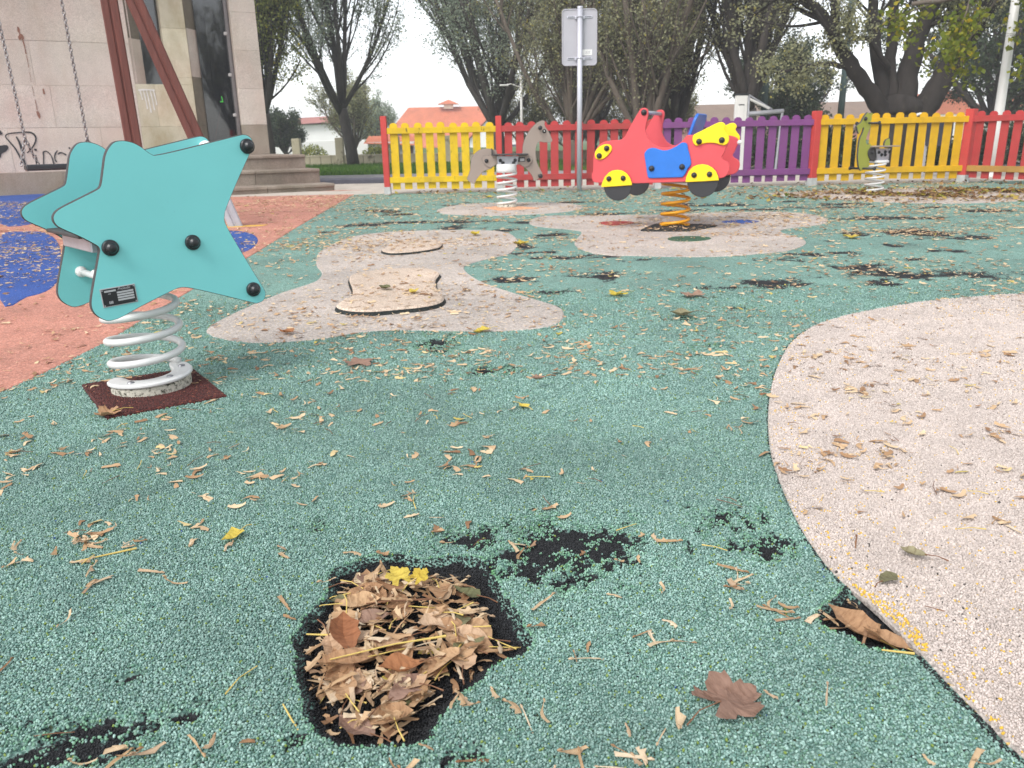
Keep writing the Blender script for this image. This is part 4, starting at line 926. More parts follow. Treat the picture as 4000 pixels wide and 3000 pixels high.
M_fy1 = paint('worn_yellow_paint', srgb(212, 176, 18), srgb(112, 92, 36), .11)
M_fy2 = paint('amber_yellow_paint', srgb(200, 156, 14), srgb(140, 104, 24), .03)
M_fr = paint('red_paint', srgb(172, 58, 58), srgb(140, 60, 52), -.02)
M_fp = paint('purple_paint', srgb(116, 62, 116), srgb(90, 56, 90), -.03)
M_fpost = paint('red_post_paint', srgb(186, 64, 60), srgb(150, 70, 60), -.02)
M_bare = paint('bare_timber', srgb(170, 128, 64), srgb(180, 74, 56), .04)
M_footc = pmat('galvanised_foot', srgb(176, 176, 174), .6, .15, 12)
# slat outline: square foot, chamfered rounded head
def slat_mesh(name, w, z0, z1, t, mat):
    h = w / 2
    pr = [(-h, z0), (h, z0), (h, z1 - .045), (h * .93, z1 - .028), (h * .5, z1 - .004), (h * .3, z1), (-h * .3, z1), (-h * .5, z1 - .004), (-h * .93, z1 - .028), (-h, z1 - .045)]
    m = MB(); m.board(pr, -t / 2, t / 2, .003, smooth=False); return m.mesh(name, mat)
def panel(p0, p1, n, mat, label, margin, railmat=None, seed=0, z1=1.165, lower=None):
    p0, p1 = Vector((*p0, 0)), Vector((*p1, 0)); d = p1 - p0
    t = empty('picket_fence', p0, math.atan2(d.y, d.x)); tag(t, label, 'fence', 'picket fence panels')
    L_ = d.length; me = slat_mesh('slat', .132, .075, z1, .022, mat); r = random.Random(seed)
    for i in range(n):
        x = margin + (L_ - 2 * margin) * i / (n - 1)
        o = obj('slat', me, t, (x + r.uniform(-.008, .008), .012 + r.uniform(0, .004), r.uniform(-.012, .012)), (r.uniform(-.006, .006), r.uniform(-.011, .011), 0))
    for z, mm in ((1.045, mat), (.238, lower or mat)):
        m = MB(); m.box((L_ / 2, -.022, z), (L_ / 2 - .05, .0215, .049), .004); m.build('rail', mm, t)
    return t
def fpost(x, y, top, label, w=.05, yaw=0.0):
    t = empty('fence_post', (x, y, 0), yaw); tag(t, label, 'fence post', 'red fence posts')
    m = MB(); m.box((0, 0, (top + .125) / 2), (w, w, (top - .125) / 2), .006); m.build('shaft', M_fpost, t)
    m = MB(); m.box((0, 0, .06), (w + .006, w + .006, .066), .004); m.build('foot', M_footc, t)
    return t
PX = [(-2.075, 14.22), (-.138, 14.3), (2.6, 14.3), (5.264, 14.28), (7.88, 14.26)]
fpost(*PX[0], 1.285, 'red fence post at the left end of the worn yellow panel')
fpost(*PX[1], 1.255, 'red fence post between the worn yellow and red panels')
fpost(*PX[2], 1.24, 'red fence post between red and purple panels behind the car rocker')
fpost(*PX[3], 1.225, 'red fence post between the purple and amber yellow panels', .062, R(18))
fpost(*PX[4], 1.205, 'red corner fence post right of the amber yellow panel', .07, R(32))
panel(PX[0], PX[1], 9, M_fy1, 'yellow picket panel with flaking paint at the left end', .165, seed=1)
panel(PX[1], PX[2], 13, M_fr, 'red picket panel behind the horse rocker and sign pole', .15, seed=2, z1=1.155)
panel(PX[2], PX[3], 13, M_fp, 'purple picket panel right of the car rocker', .14, seed=3, z1=1.155)
panel(PX[3], PX[4], 12, M_fy2, 'amber yellow picket panel behind the green rocker', .165, seed=4, z1=1.165)
panel(PX[4], (9.65, 11.05), 17, M_fr, 'red picket panel with bare lower rail at the right edge', .16, seed=5, z1=1.16, lower=M_bare)

# ------------------------------------------------------------------ sign seen from behind
M_signg = pmat('grey_sign_back', srgb(168, 166, 172), .5, .05, 3)
M_pole = pmat('light_grey_pole', srgb(190, 190, 198), .38, .05, 4, metal=.25)
sg = empty('sign', (1.216, 14.03, 0)); tag(sg, 'grey back of a rectangular sign on a steel pole before the fence', 'sign')
m = MB(); m.tube([(0, 0, 0.0), (0, 0, 2.885)], .042, 16); m.lathe([(.0, 2.887), (.043, 2.886), (.044, 2.86)], 16); m.build('pole', M_pole, sg, True)
def rrect(w, h, r, n=5):
    q = []
    for cx, cz, a0 in ((w - r, h - r, 0), (-(w - r), h - r, 90), (-(w - r), -(h - r), 180), (w - r, -(h - r), 270)):
        for k in range(n + 1): a = R(a0 + 90 * k / n); q.append((cx + r * math.cos(a), cz + r * math.sin(a)))
    return q
m = MB(); m.board([(x, z + 2.43) for x, z in rrect(.278, .42, .05)], .062, .082, .003, smooth=False); pl = m.build('sign_plate', M_signg, sg)
m = MB(); q = rrect(.278, .42, .05); m.tube([(x, .06, z + 2.43) for x, z in q], .010, 6, closed=True); m.build('rim', M_signg, pl)
for z in (2.735, 2.115):
    m = MB()
    m.box((-.115, .056, z), (.088, .007, .018), .003); m.box((.115, .056, z), (.088, .007, .018), .003)
    m.tube([(-.05, .05, z), (-.045, -.03, z), (0, -.05, z), (.045, -.03, z), (.05, .05, z)], .008, 6)
    m.box((-.065, .035, z - .012), (.016, .014, .02), .003); m.box((.065, .035, z - .012), (.016, .014, .02), .003); m.build('bracket', M_pole, sg)
    for sx in (-.12, .12):
        m = MB(); m.box((sx, .0475, z + .002), (.07, .002, .005)); m.build('slot', M_blackp, sg)
m = MB(); m.box((.125, .0595, 2.205), (.08, .0015, .042)); st_ = m.build('sticker', M_whitecap, sg)
M_ink = pmat('faint_grey_ink', srgb(150, 150, 156), .8)
for k in range(3):
    m = MB(); m.box((.135, .0572, 2.222 - k * .016), (.05 - .01 * (k % 2), .0006, .003)); m.build('print_line', M_ink, st_)

# ------------------------------------------------------------------ lamp posts and other furniture behind the fence
M_lampw = pmat('white_lamp_paint', srgb(214, 212, 208), .4, .05, 2)
lp = empty('lamp_post', (9.30, 15.9, 0)); tag(lp, 'thick white tapering lamp post behind the right fence corner', 'lamp post')
m = MB(); m.tube([(0, 0, -.02), (0, 0, .9), (0, 0, .92), (0, 0, 6.5)], [.095, .095, .088, .052], 20); m.build('shaft', M_lampw, lp, True)
m = MB(); m.lathe([(0, 0), (.15, 0), (.15, .03), (.10, .06), (.098, .10)], 18, (0, 0, -.02)); m.build('base_plate', M_lampw, lp, True)
m = MB(); m.tube([(0, 0, 6.45), (-.1, 0, 6.75), (-.5, 0, 6.9)], .04, 10); m.box((-.85, 0, 6.9), (.38, .12, .05), .03); m.build('lantern', M_lampw, lp)
lp = empty('lamp_post', (.54, 30, 0)); tag(lp, 'thin pale lamp post behind the red fence by the horse rocker', 'lamp post')
m = MB(); m.tube([(0, 0, -.05), (0, 0, 3.0)], [.06, .04], 12); m.build('shaft', M_lampw, lp, True)
m = MB(); m.tube([(0, 0, 2.6), (-.35, 0, 2.72), (-.5, 0, 2.7)], .02, 8); m.box((-.6, 0, 2.68), (.16, .07, .03), .015); m.build('lantern', M_lampw, lp)
for x, y, h, lab in ((9.15, 30, 6.0, 'dark green utility pole right of the white exercise stand'), (12.3, 31, 6.0, 'dark green utility pole left of the big dark tree')):
    up = empty('utility_pole', (x, y, 0)); tag(up, lab, 'pole')
    m = MB(); m.tube([(0, 0, -.05), (0, 0, h)], [.13, .09], 12); m.build('shaft', pmat('dark_green_steel', srgb(62, 80, 78), .6), up, True)
    m = MB(); m.lathe([(0, 0), (.24, 0), (.24, .04), (.15, .07)], 12, (0, 0, -.05)); m.build('base_plate', M_galv, up)
ex = empty('exercise_stand', (5.55, 20.0, 0)); tag(ex, 'white outdoor exercise stand with steel arms behind the purple panel', 'exercise stand')
m = MB(); m.box((0, 0, .88), (.145, .05, .88), .012); m.build('post_panel', M_lampw, ex)
m = MB(); m.box((0, 0, 1.765), (.16, .06, .02), .005); m.build('cap', M_blackp, ex)
m = MB(); m.box((0.0, -.055, 1.22), (.062, .006, .30), .002); ip_ = m.build('inset_panel', M_lampw, ex)
m = MB(); m.box((0, -.054, 1.535), (.066, .006, .012)); m.build('gap_shade_strip', M_blackp, ip_)  # solid black strip standing in for the shade in the gap above the inset
m = MB(); m.tube([(.18, 0, 0), (.18, 0, 1.76)], .03, 8); m.build('steel_post', M_galv, ex)
m = MB(); m.tube([(.2, 0, 1.33), (1.02, 0, 1.38)], .05, 10); m.build('horizontal_arm', M_galv, ex)
m = MB(); m.tube([(.2, 0, 1.66), (.68, 0, 1.44)], .03, 8); m.build('brace', M_lampw, ex)
m = MB(); m.tube([(.2, 0.1, 1.76), (.78, 0.1, 1.42)], .02, 8); m.build('brace', M_galv, ex)
m = MB(); m.tube([(1.0, 0, 1.37), (.98, 0, 1.2), (.93, 0, 0)], .03, 8); m.build('steel_post', M_galv, ex)
bn = empty('litter_bin', (8.45, 16.4, 0)); tag(bn, 'dark litter bin on grey legs behind the corner fence post', 'litter bin')
m = MB(); m.board(rrect(.22, .27, .04), -.14, .14, .01, smooth=False)
m.v = [(x, y, z + .84) for x, y, z in m.v]; m.build('body', pmat('dark_blue_grey_plastic', srgb(58, 60, 72), .5), bn)
for sx in (-.2, .2):
    m = MB(); m.tube([(sx, .02, 0), (sx, .02, .66)], .025, 8); m.build('leg', M_galv, bn)
ar = empty('hoop', (10.4, 19.6, 0)); ar.location = (9.05, 18.4, 0); tag(ar, 'white painted steel hoop showing above the amber fence panel', 'hoop')
m = MB(); m.tube([(-.2 * math.cos(a), 0, .98 + .24 * math.sin(a)) for a in np.linspace(0, math.pi, 13)], .03, 8); m.build('arch', M_lampw, ar, True)
for sx in (-.2, .2):
    m = MB(); m.tube([(sx, 0, 0), (sx, 0, .985)], .03, 8); m.build('leg', M_lampw, ar)

# ------------------------------------------------------------------ spring rockers
M_springw = pmat('white_powder_coat', srgb(208, 208, 206), .38, .06, 8, .06, 150, srgb(120, 116, 104), -.12, 20)
M_springo = pmat('orange_powder_coat', srgb(222, 152, 14), .38, .08, 8, .06, 150)
M_hplgrey = pmat('hpl_edge', srgb(62, 60, 60), .7, .15, 30)
M_cap = pmat('black_bolt_cap', srgb(34, 35, 38), .36, .1, 40)
M_lichen = pmat('lichen_speckled_concrete', srgb(190, 186, 172), .9, .1, 40, .4, 120, srgb(54, 54, 40), .3, 70)
M_bolt = pmat('bolt_steel', srgb(150, 150, 154), .3, .1, metal=.8)
def spring(parent, r, z0, z1, turns, rod, mat, a0, cx=0.0, cy=0.0):
    n = int(turns * 36) + 1; t = np.linspace(0, 1, n); a = a0 + t * turns * 2 * math.pi
    m = MB(); m.tube(np.stack([cx + r * np.cos(a), cy + r * np.sin(a), z0 + (z1 - z0) * t], 1), rod, 12)
    return m.build('spring', mat, parent, True)
def flange(parent, r0, r1, th, z0, z1, a0, a1, mat, nm='spring_flange'):
    """flat curved foot of the spring, rising round its turn"""
    n = 48; m = MB(); V, F = [], []
    for i in range(n + 1):
        t = i / n; a = a0 + (a1 - a0) * t; z = z0 + (z1 - z0) * t
        e_ = min(1, min(t, 1 - t) * 9 + .18) ** .5; mid = r1 - .03; ri = mid - (mid - r0) * e_; ro = mid + (r1 - mid) * e_
        c = min(.005, th * .3)
        for rr_, zz2 in ((ri, z - th + c), (ri, z - c), (ri + c, z), (ro - c, z), (ro, z - c), (ro, z - th + c), (ro - c, z - th), (ri + c, z - th)):
            V.append((rr_ * math.cos(a), rr_ * math.sin(a), zz2))
    for i in range(n):
        for k in range(8):
            l = (k + 1) % 8; F.append((i * 8 + k, (i + 1) * 8 + k, (i + 1) * 8 + l, i * 8 + l))
    F.append(tuple(range(8))); F.append(tuple(n * 8 + k for k in range(8))[::-1])
    m.add(V, F); return m.build(nm, mat, parent, False)
CAP = [(.027, 0), (.027, .008), (.0245, .012), (.019, .0135), (.0175, .021), (.012, .028), (.005, .0305), (0, .031)]
def caps(parent, pts, y, s=1.0, name='bolt_cap', mat=None, side=-1):
    out = []
    m = MB(); m.lathe([(r * s, h * s) for r, h in CAP], 26, (0, 0, 0), 'y'); me = m.mesh(name, mat or M_cap, False)
    for x, z in pts:
        out.append(obj(name, me, parent, (x, y, z), (0, 0, 0 if side < 0 else math.pi)))
    return out
def rod_y(parent, x, z, y0, y1, r, name, mat, knob=0.0):
    m = MB(); m.tube([(x, y0, z), (x, y1, z)], r, 12)
    if knob > 0:
        for y_ in (y0, y1):
            s_ = 1 if y_ == y1 else -1
            m.tube([(x, y_ - s_ * .012, z), (x, y_, z), (x, y_ + s_ * .014, z), (x, y_ + s_ * .022, z)], [knob * .7, knob, knob, knob * .5], 12)
    return m.build(name, mat, parent, True)
def text(body, size, parent, loc, rot, mat, name='lettering', shear=0.0):
    c = bpy.data.curves.new(name, 'FONT'); c.body = body; c.size = size; c.shear = shear; c.extrude = .0003
    c.materials.append(mat); o = bpy.data.objects.new(name, c); COL.objects.link(o); o.parent = parent; o.location = loc; o.rotation_euler = rot
    return o

# --- turquoise star
M_turq = pmat('turquoise_laminate', srgb(124, 206, 206), .5, .035, 2.0, .05, 300, srgb(64, 110, 110), -.08, 70)
sr = empty('star_spring_rocker', STAR_BASE, R(44)); tag(sr, 'turquoise star shaped spring rocker on a white coil spring', 'spring rocker')
for y0, nm in ((-.19, 'star_panel'), (.170, 'star_panel')):
    m = MB(); m.board(STAR, y0, y0 + .020, .002, 4, edge_mi=1); p_ = m.build(nm, [M_turq, M_hplgrey], sr)
    if y0 < 0: near_panel = p_
caps(sr, STAR_BOLT, -.1905); caps(sr, STAR_BOLT, .1905, side=1)
M_plate = pmat('black_plate', srgb(32, 32, 36), .4, .1); M_silver = pmat('silver_print', srgb(176, 176, 178), .4, .05)
pc = np.array(STAR_PLATE); ex_ = (pc[1] - pc[0]); pw = np.linalg.norm(ex_); ang = math.atan2(ex_[1], ex_[0]); ph = np.linalg.norm(pc[3] - pc[0])
plt_ = empty('rating_plate', (*((pc.sum(0) / 4)[[0]]), -.1905, pc.sum(0)[1] / 4), 0, sr); plt_.rotation_euler = (0, -ang, 0)
m = MB(); m.box((0, -.001, 0), (pw / 2, .001, ph / 2), .0005); m.build('plate_back', M_silver, plt_)
m = MB(); m.box((0, -.0026, 0), (pw / 2 - .003, .0006, ph / 2 - .003)); m.build('plate_face', M_plate, plt_)
for k, (x0_, x1_, z_) in enumerate(((-.045, -.008, .021), (-.006, .048, .012), (-.006, .048, .0035), (-.006, .048, -.005), (-.006, .048, -.0135))):
    m = MB(); m.box(((x0_ + x1_) / 2, -.0035, z_), ((x1_ - x0_) / 2, .0004, .003)); m.build('blank_field', M_silver, plt_)
text('Proludic', .0125, plt_, (-.002, -.0034, .0195), (R(90), 0, 0), M_silver, shear=.35)
text('REF', .006, plt_, (-.034, -.0034, .0095), (R(90), 0, 0), M_silver)
for k in range(3):
    m = MB(); m.lathe([(0, .0012), (.0016, .0012), (.0016, .0006)], 8, (-.034 + k * .0045, -.0028, -.014), 'y'); m.box((-.034 + k * .0045, -.0035, -.0185), (.0016, .0003, .003)); m.build('pictogram', M_silver, plt_)
for sx in (-1, 1):
    for sz in (-1, 1):
        m = MB(); m.lathe([(0, .0018), (.0018, .0014), (.002, 0)], 8, (sx * (pw / 2 - .006), -.0032, sz * (ph / 2 - .006)), 'y'); m.build('rivet', M_silver, plt_)
m = MB(); m.box((-.06, 0, .603), (.155, .176, .0065), .003); m.build('seat', M_hplgrey, sr)
m = MB(); m.box((-.06, 0, .570), (.115, .15, .025), .004); m.build('seat_bracket', M_galv, sr)
m = MB(); m.lathe([(0, .545), (.06, .545), (.075, .52), (.11, .47), (.135, .46), (.135, .43), (.0, .43)], 24); m.build('spring_head', M_springw, sr, True)
rod_y(sr, -.13, .447, -.13, .15, .012, 'foot_rest', M_springw, .02)
hb = rod_y(sr, *STAR_BOLT[3], -.1765, .176, .013, 'handle_bar', M_whitecap)
m = MB(); m.lathe([(0, .05), (.014, .047), (.023, .036), (.025, .024), (.022, .01), (.02, 0)], 16, (STAR_BOLT[3][0], .1765, STAR_BOLT[3][1]), 'y'); m.build('end_knob', M_whitecap, hb, True)
spring(sr, .126, .082, .455, 4.45, .0135, M_springw, R(12))
fl = flange(sr, .078, .150, .016, .052, .076, R(142), R(387), M_springw)
for a_ in (R(215), R(285), R(350)):
    t_ = (a_ - R(142)) / R(245); m = MB(); m.lathe([(0, .005), (.010, .004), (.013, 0)], 14, (.115 * math.cos(a_), .115 * math.sin(a_), .0525 + .024 * t_)); m.build('flange_bolt', M_bolt, fl)
flange(sr, .088, .142, .062, .034, .058, R(148), R(384), M_lichen, 'concrete_base')

# --- grey horse
M_taupe = pmat('taupe_laminate', srgb(146, 132, 122), .55, .04, 3, .05, 300)
hr = empty('horse_spring_rocker', HORSE_BASE, R(3)); tag(hr, 'taupe grey horse shaped spring rocker on a white coil spring', 'spring rocker')
m = MB(); m.board(HORSE_REAR, -.012, .012, .002, 3, edge_mi=1); m.build('rump_board', [M_taupe, M_hplgrey], hr)
m = MB(); m.board(HORSE_FRONT, -.012, .012, .002, 3, edge_mi=1); m.build('head_board', [M_taupe, M_hplgrey], hr)
for y0 in (-.028, .014):
    for nm, pp in (('side_plate', HORSE_PL_R), ('side_plate', HORSE_PL_F)):
        m = MB(); m.board(pp, y0, y0 + .013, .002, 2, edge_mi=1); m.build(nm, [M_taupe, M_hplgrey], hr)
m = MB(); m.box((.05, 0, .683), (.232, .15, .0085), .003); m.build('seat', M_hplgrey, hr)
m = MB(); m.box((-.187, 0, .72), (.006, .11, .045), .003); m.build('seat_back', M_hplgrey, hr)
m = MB(); m.board(HORSE_BRK, -.05, -.03, .003, smooth=False); m.build('steel_bracket', M_galv, hr)
m = MB(); m.board(HORSE_BRK, .03, .05, .003, smooth=False); m.build('steel_bracket', M_galv, hr)
caps(hr, [HORSE_BOLT[0], HORSE_BOLT[5]], -.0285, .95); caps(hr, HORSE_BOLT[1:5], -.0505, .85)
rod_y(hr, *HORSE_HAND[0], -.17, .17, .016, 'handle_bar', M_cap, .027)
rod_y(hr, *HORSE_HAND[2], -.20, .20, .018, 'foot_rest', M_cap, .030)
eye = caps(hr, [HORSE_HAND[1]], -.0125, .95, 'eye')[0]
m = MB(); m.lathe([(0, .032), (.007, .031), (.008, .02)], 10, (0, 0, 0), 'y'); m.build('eye_centre', M_whitecap, eye)  # small white centre on the black eye cap
tg = HORSE_TAG; m = MB(); m.box(((tg[0][0] + tg[1][0]) / 2, -.0295, (tg[0][1] + tg[1][1]) / 2), ((tg[1][0] - tg[0][0]) / 2, .001, .029)); tp = m.build('rating_plate', M_plate, hr)
m = MB(); m.box(((tg[0][0] + tg[1][0]) / 2 + .012, -.0312, (tg[0][1] + tg[1][1]) / 2 - .004), (.028, .0005, .017)); m.build('blank_field', M_silver, tp)
m = MB(); m.lathe([(0, .565), (.125, .565), (.135, .555), (.135, .49), (.138, .455), (0, .45)], 24); m.build('spring_head', M_springw, hr, True)
spring(hr, .128, .055, .465, 4.7, .0145, M_springw, R(190))
m = MB(); m.lathe([(0, .05), (.125, .05), (.135, .045), (.14, 0)], 28); m.build('concrete_base', M_lichen, hr, True)

# --- red car
M_carred = pmat('red_hdpe', srgb(206, 74, 80), .5, .06, 3, .06, 250); M_caryel = pmat('yellow_hdpe', srgb(246, 212, 8), .5, .04, 3, .06, 250)
M_carblu = pmat('blue_hdpe', srgb(30, 108, 196), .5, .05, 12, .12, 120); M_tyre = pmat('black_hdpe', srgb(44, 44, 47), .6, .08, 12, .06, 200)
cr = empty('car_spring_rocker', CAR_BASE, R(-23)); tag(cr, 'red toy car spring rocker with blue doors on an orange spring', 'spring rocker')
for sgn in (-1, 1):
    def bd(pts, d0, d1, name, mat, par=cr, sm=True):
        d0 += .06; d1 += .06; m = MB(); a_, b_ = (sgn * d1, sgn * d0) if sgn < 0 else (sgn * d0, sgn * d1)
        m.board(pts, min(a_, b_), max(a_, b_), .005, 3, smooth=sm); return m.build(name, mat, par, False)
    bd(CAR_BODY, .278, .300, 'side_panel', M_carred)
    bd(CAR_DOOR, .3015, .318, 'door', M_carblu); bd(CAR_WING, .3015, .318, 'tail_wing', M_caryel); bd(CAR_LAMP, .3015, .314, 'headlight', M_caryel)
    for (cx_, cz_), rr_, gd in ((CAR_WHEEL[0], (CAR_WHEEL[3][0] - CAR_WHEEL[2][0]) / 2, CAR_GUARD_F), (CAR_WHEEL[4], (CAR_WHEEL[7][0] - CAR_WHEEL[6][0]) / 2, CAR_GUARD_R)):
        disc = [(cx_ + rr_ * math.cos(a), cz_ + rr_ * math.sin(a)) for a in np.linspace(0, 2 * math.pi, 41)[:-1]]
        wh = empty('wheel', (0, 0, 0), 0, cr)
        bd(disc, .3015, .314, 'tyre', M_tyre, wh, False); bd([p for p in gd], .3155, .330, 'mudguard', M_caryel, wh, False)
    yy = sgn * .3745; sd_ = sgn
    caps(cr, CAR_BOLT[0:2], sgn * .3745, 1, side=sgn); caps(cr, CAR_BOLT[2:6], sgn * .3785, 1, side=sgn); caps(cr, CAR_BOLT[6:10], sgn * .3905, .95, side=sgn); caps(cr, CAR_BOLT[10:], sgn * .3605, 1, side=sgn)
rod_y(cr, CAR_BOLT[10][0], CAR_BOLT[10][1], -.338, .338, .018, 'handle_bar', M_galv)
br_ = MB()
prof = rrect(.27, .18, .08, 6)
br_.board(prof, -.014, .014, .005, smooth=False)
o = br_.build('backrest', pmat('blue_backrest', srgb(36, 100, 190), .45, .05, 10), cr); 
o.matrix_local = Matrix.Translation((.165, 0, .90)) @ Matrix.Rotation(R(18), 4, 'Y') @ Matrix.Rotation(R(90), 4, 'Z')
m = MB(); m.box((.0, 0, .655), (.17, .337, .012), .006); m.build('seat', M_carblu, cr)
m = MB(); m.box((0, 0, .50), (.22, .337, .018), .006); m.build('floor_board', M_carred, cr)
m = MB(); m.box((0, 0, .455), (.13, .15, .025), .006); m.build('steel_bracket', M_galv, cr)
caps(cr, [(.545, .80)], .322, .8, 'bolt_cap', M_whitecap)
spring(cr, .135, .03, .432, 4.05, .0155, M_springo, R(215))
flange(cr, .09, .152, .02, .03, .036, R(-10), R(250), M_springo)

# --- green animal
M_lime = pmat('lime_laminate', srgb(150, 154, 58), .55, .05, 3, .05, 300)
gr = empty('green_spring_rocker', GREEN_BASE, R(30)); tag(gr, 'lime green long necked animal spring rocker on a white spring', 'spring rocker')
m = MB(); m.board(GREEN_BODY, -.014, .014, .002, 3, edge_mi=1); m.build('body_board', [M_lime, M_hplgrey], gr)
m = MB(); m.board(GREEN_TAIL, -.014, .014, .002, 2, edge_mi=1); m.build('tail_board', [M_lime, M_hplgrey], gr)
for y0 in (-.032, .016):
    m = MB(); m.board(GREEN_PLATE, y0, y0 + .015, .002, 2); m.build('side_plate', M_hplgrey, gr)
    m = MB(); m.board(GREEN_BRK, y0 - .012, y0 + .012, .003, smooth=False); m.build('steel_bracket', M_galv, gr)
m = MB(); m.box((.05, 0, .664), (.25, .15, .009), .003); m.build('seat', M_taupe, gr)
caps(gr, GREEN_BOLT, -.045, .9)
rod_y(gr, *GREEN_HAND[0], -.18, .18, .014, 'handle_bar', M_cap, .026)
caps(gr, [GREEN_HAND[2]], -.0145, 1.1, 'eye')
rod_y(gr, *GREEN_HAND[3], -.20, .20, .016, 'foot_rest', M_cap, .028)
m = MB(); m.lathe([(0, .47), (.12, .47), (.135, .46), (.135, .43), (0, .42)], 24, (.06, 0, 0)); m.build('spring_head', M_springw, gr, True)
spring(gr, .128, .04, .44, 4.6, .0145, M_springw, R(170))
m = MB(); m.lathe([(0, .04), (.125, .04), (.135, .035), (.14, 0)], 24); m.build('concrete_base', M_lichen, gr, True)

# ------------------------------------------------------------------ trees
M_bark = pmat('dark_bark', srgb(72, 66, 62), .95, .3, 3.0, .8, 18, srgb(104, 104, 84), .1, 4.0, sc3=(2, 2, .6))
M_barkL = pmat('grey_bark', srgb(98, 88, 78), .95, .25, 3.0, .8, 18, srgb(122, 126, 104), .1, 4.0, sc3=(2, 2, .6))
M_barkD = pmat('black_brown_bark', srgb(46, 41, 38), .95, .3, 3.0, .8, 18, srgb(62, 58, 48), .1, 4.0, sc3=(2, 2, .6))
M_lf_grey = leaf_mat('grey_green_leaves', [(0, srgb(128, 140, 122)), (.45, srgb(160, 172, 152)), (.8, srgb(182, 190, 170)), (1, srgb(178, 172, 92))], .5)
M_lf_yel = leaf_mat('yellowing_leaves', [(0, srgb(104, 112, 68)), (.5, srgb(146, 154, 88)), (.85, srgb(178, 178, 96)), (1, srgb(214, 190, 58))], .5)
M_lf_brn = leaf_mat('brownish_leaves', [(0, srgb(122, 124, 98)), (.45, srgb(154, 156, 124)), (.8, srgb(180, 178, 136)), (1, srgb(182, 170, 84))], .5)
M_lf_dark = leaf_mat('dark_leaves', [(0, srgb(50, 62, 50)), (.6, srgb(74, 88, 66)), (1, srgb(104, 114, 78))], .35)
M_lf_lime = leaf_mat('lime_leaves', [(0, srgb(92, 108, 40)), (.5, srgb(128, 138, 52)), (.85, srgb(164, 160, 60)), (1, srgb(200, 172, 50))], .5)

def leaves_mesh(name, C, size, seed, mat, droop=0.2):
    r = np.random.default_rng(seed); n = len(C)
    a = r.normal(size=(n, 3)); a[:, 2] -= droop; a /= np.linalg.norm(a, axis=1)[:, None]
    b = np.cross(a, r.normal(size=(n, 3))); b /= np.linalg.norm(b, axis=1)[:, None] + 1e-9
    s = size * r.uniform(.6, 1.3, (n, 1))
    V = np.stack([C - a * s * .5, C + b * s * .36 - a * s * .05, C + a * s * .55, C - b * s * .36 - a * s * .05], 1).reshape(-1, 3)
    return np_mesh(name, V, np.arange(4 * n).reshape(n, 4), mat, {'tint': np.repeat(np.clip(r.normal(.45, .26, n), 0, 1), 4)})

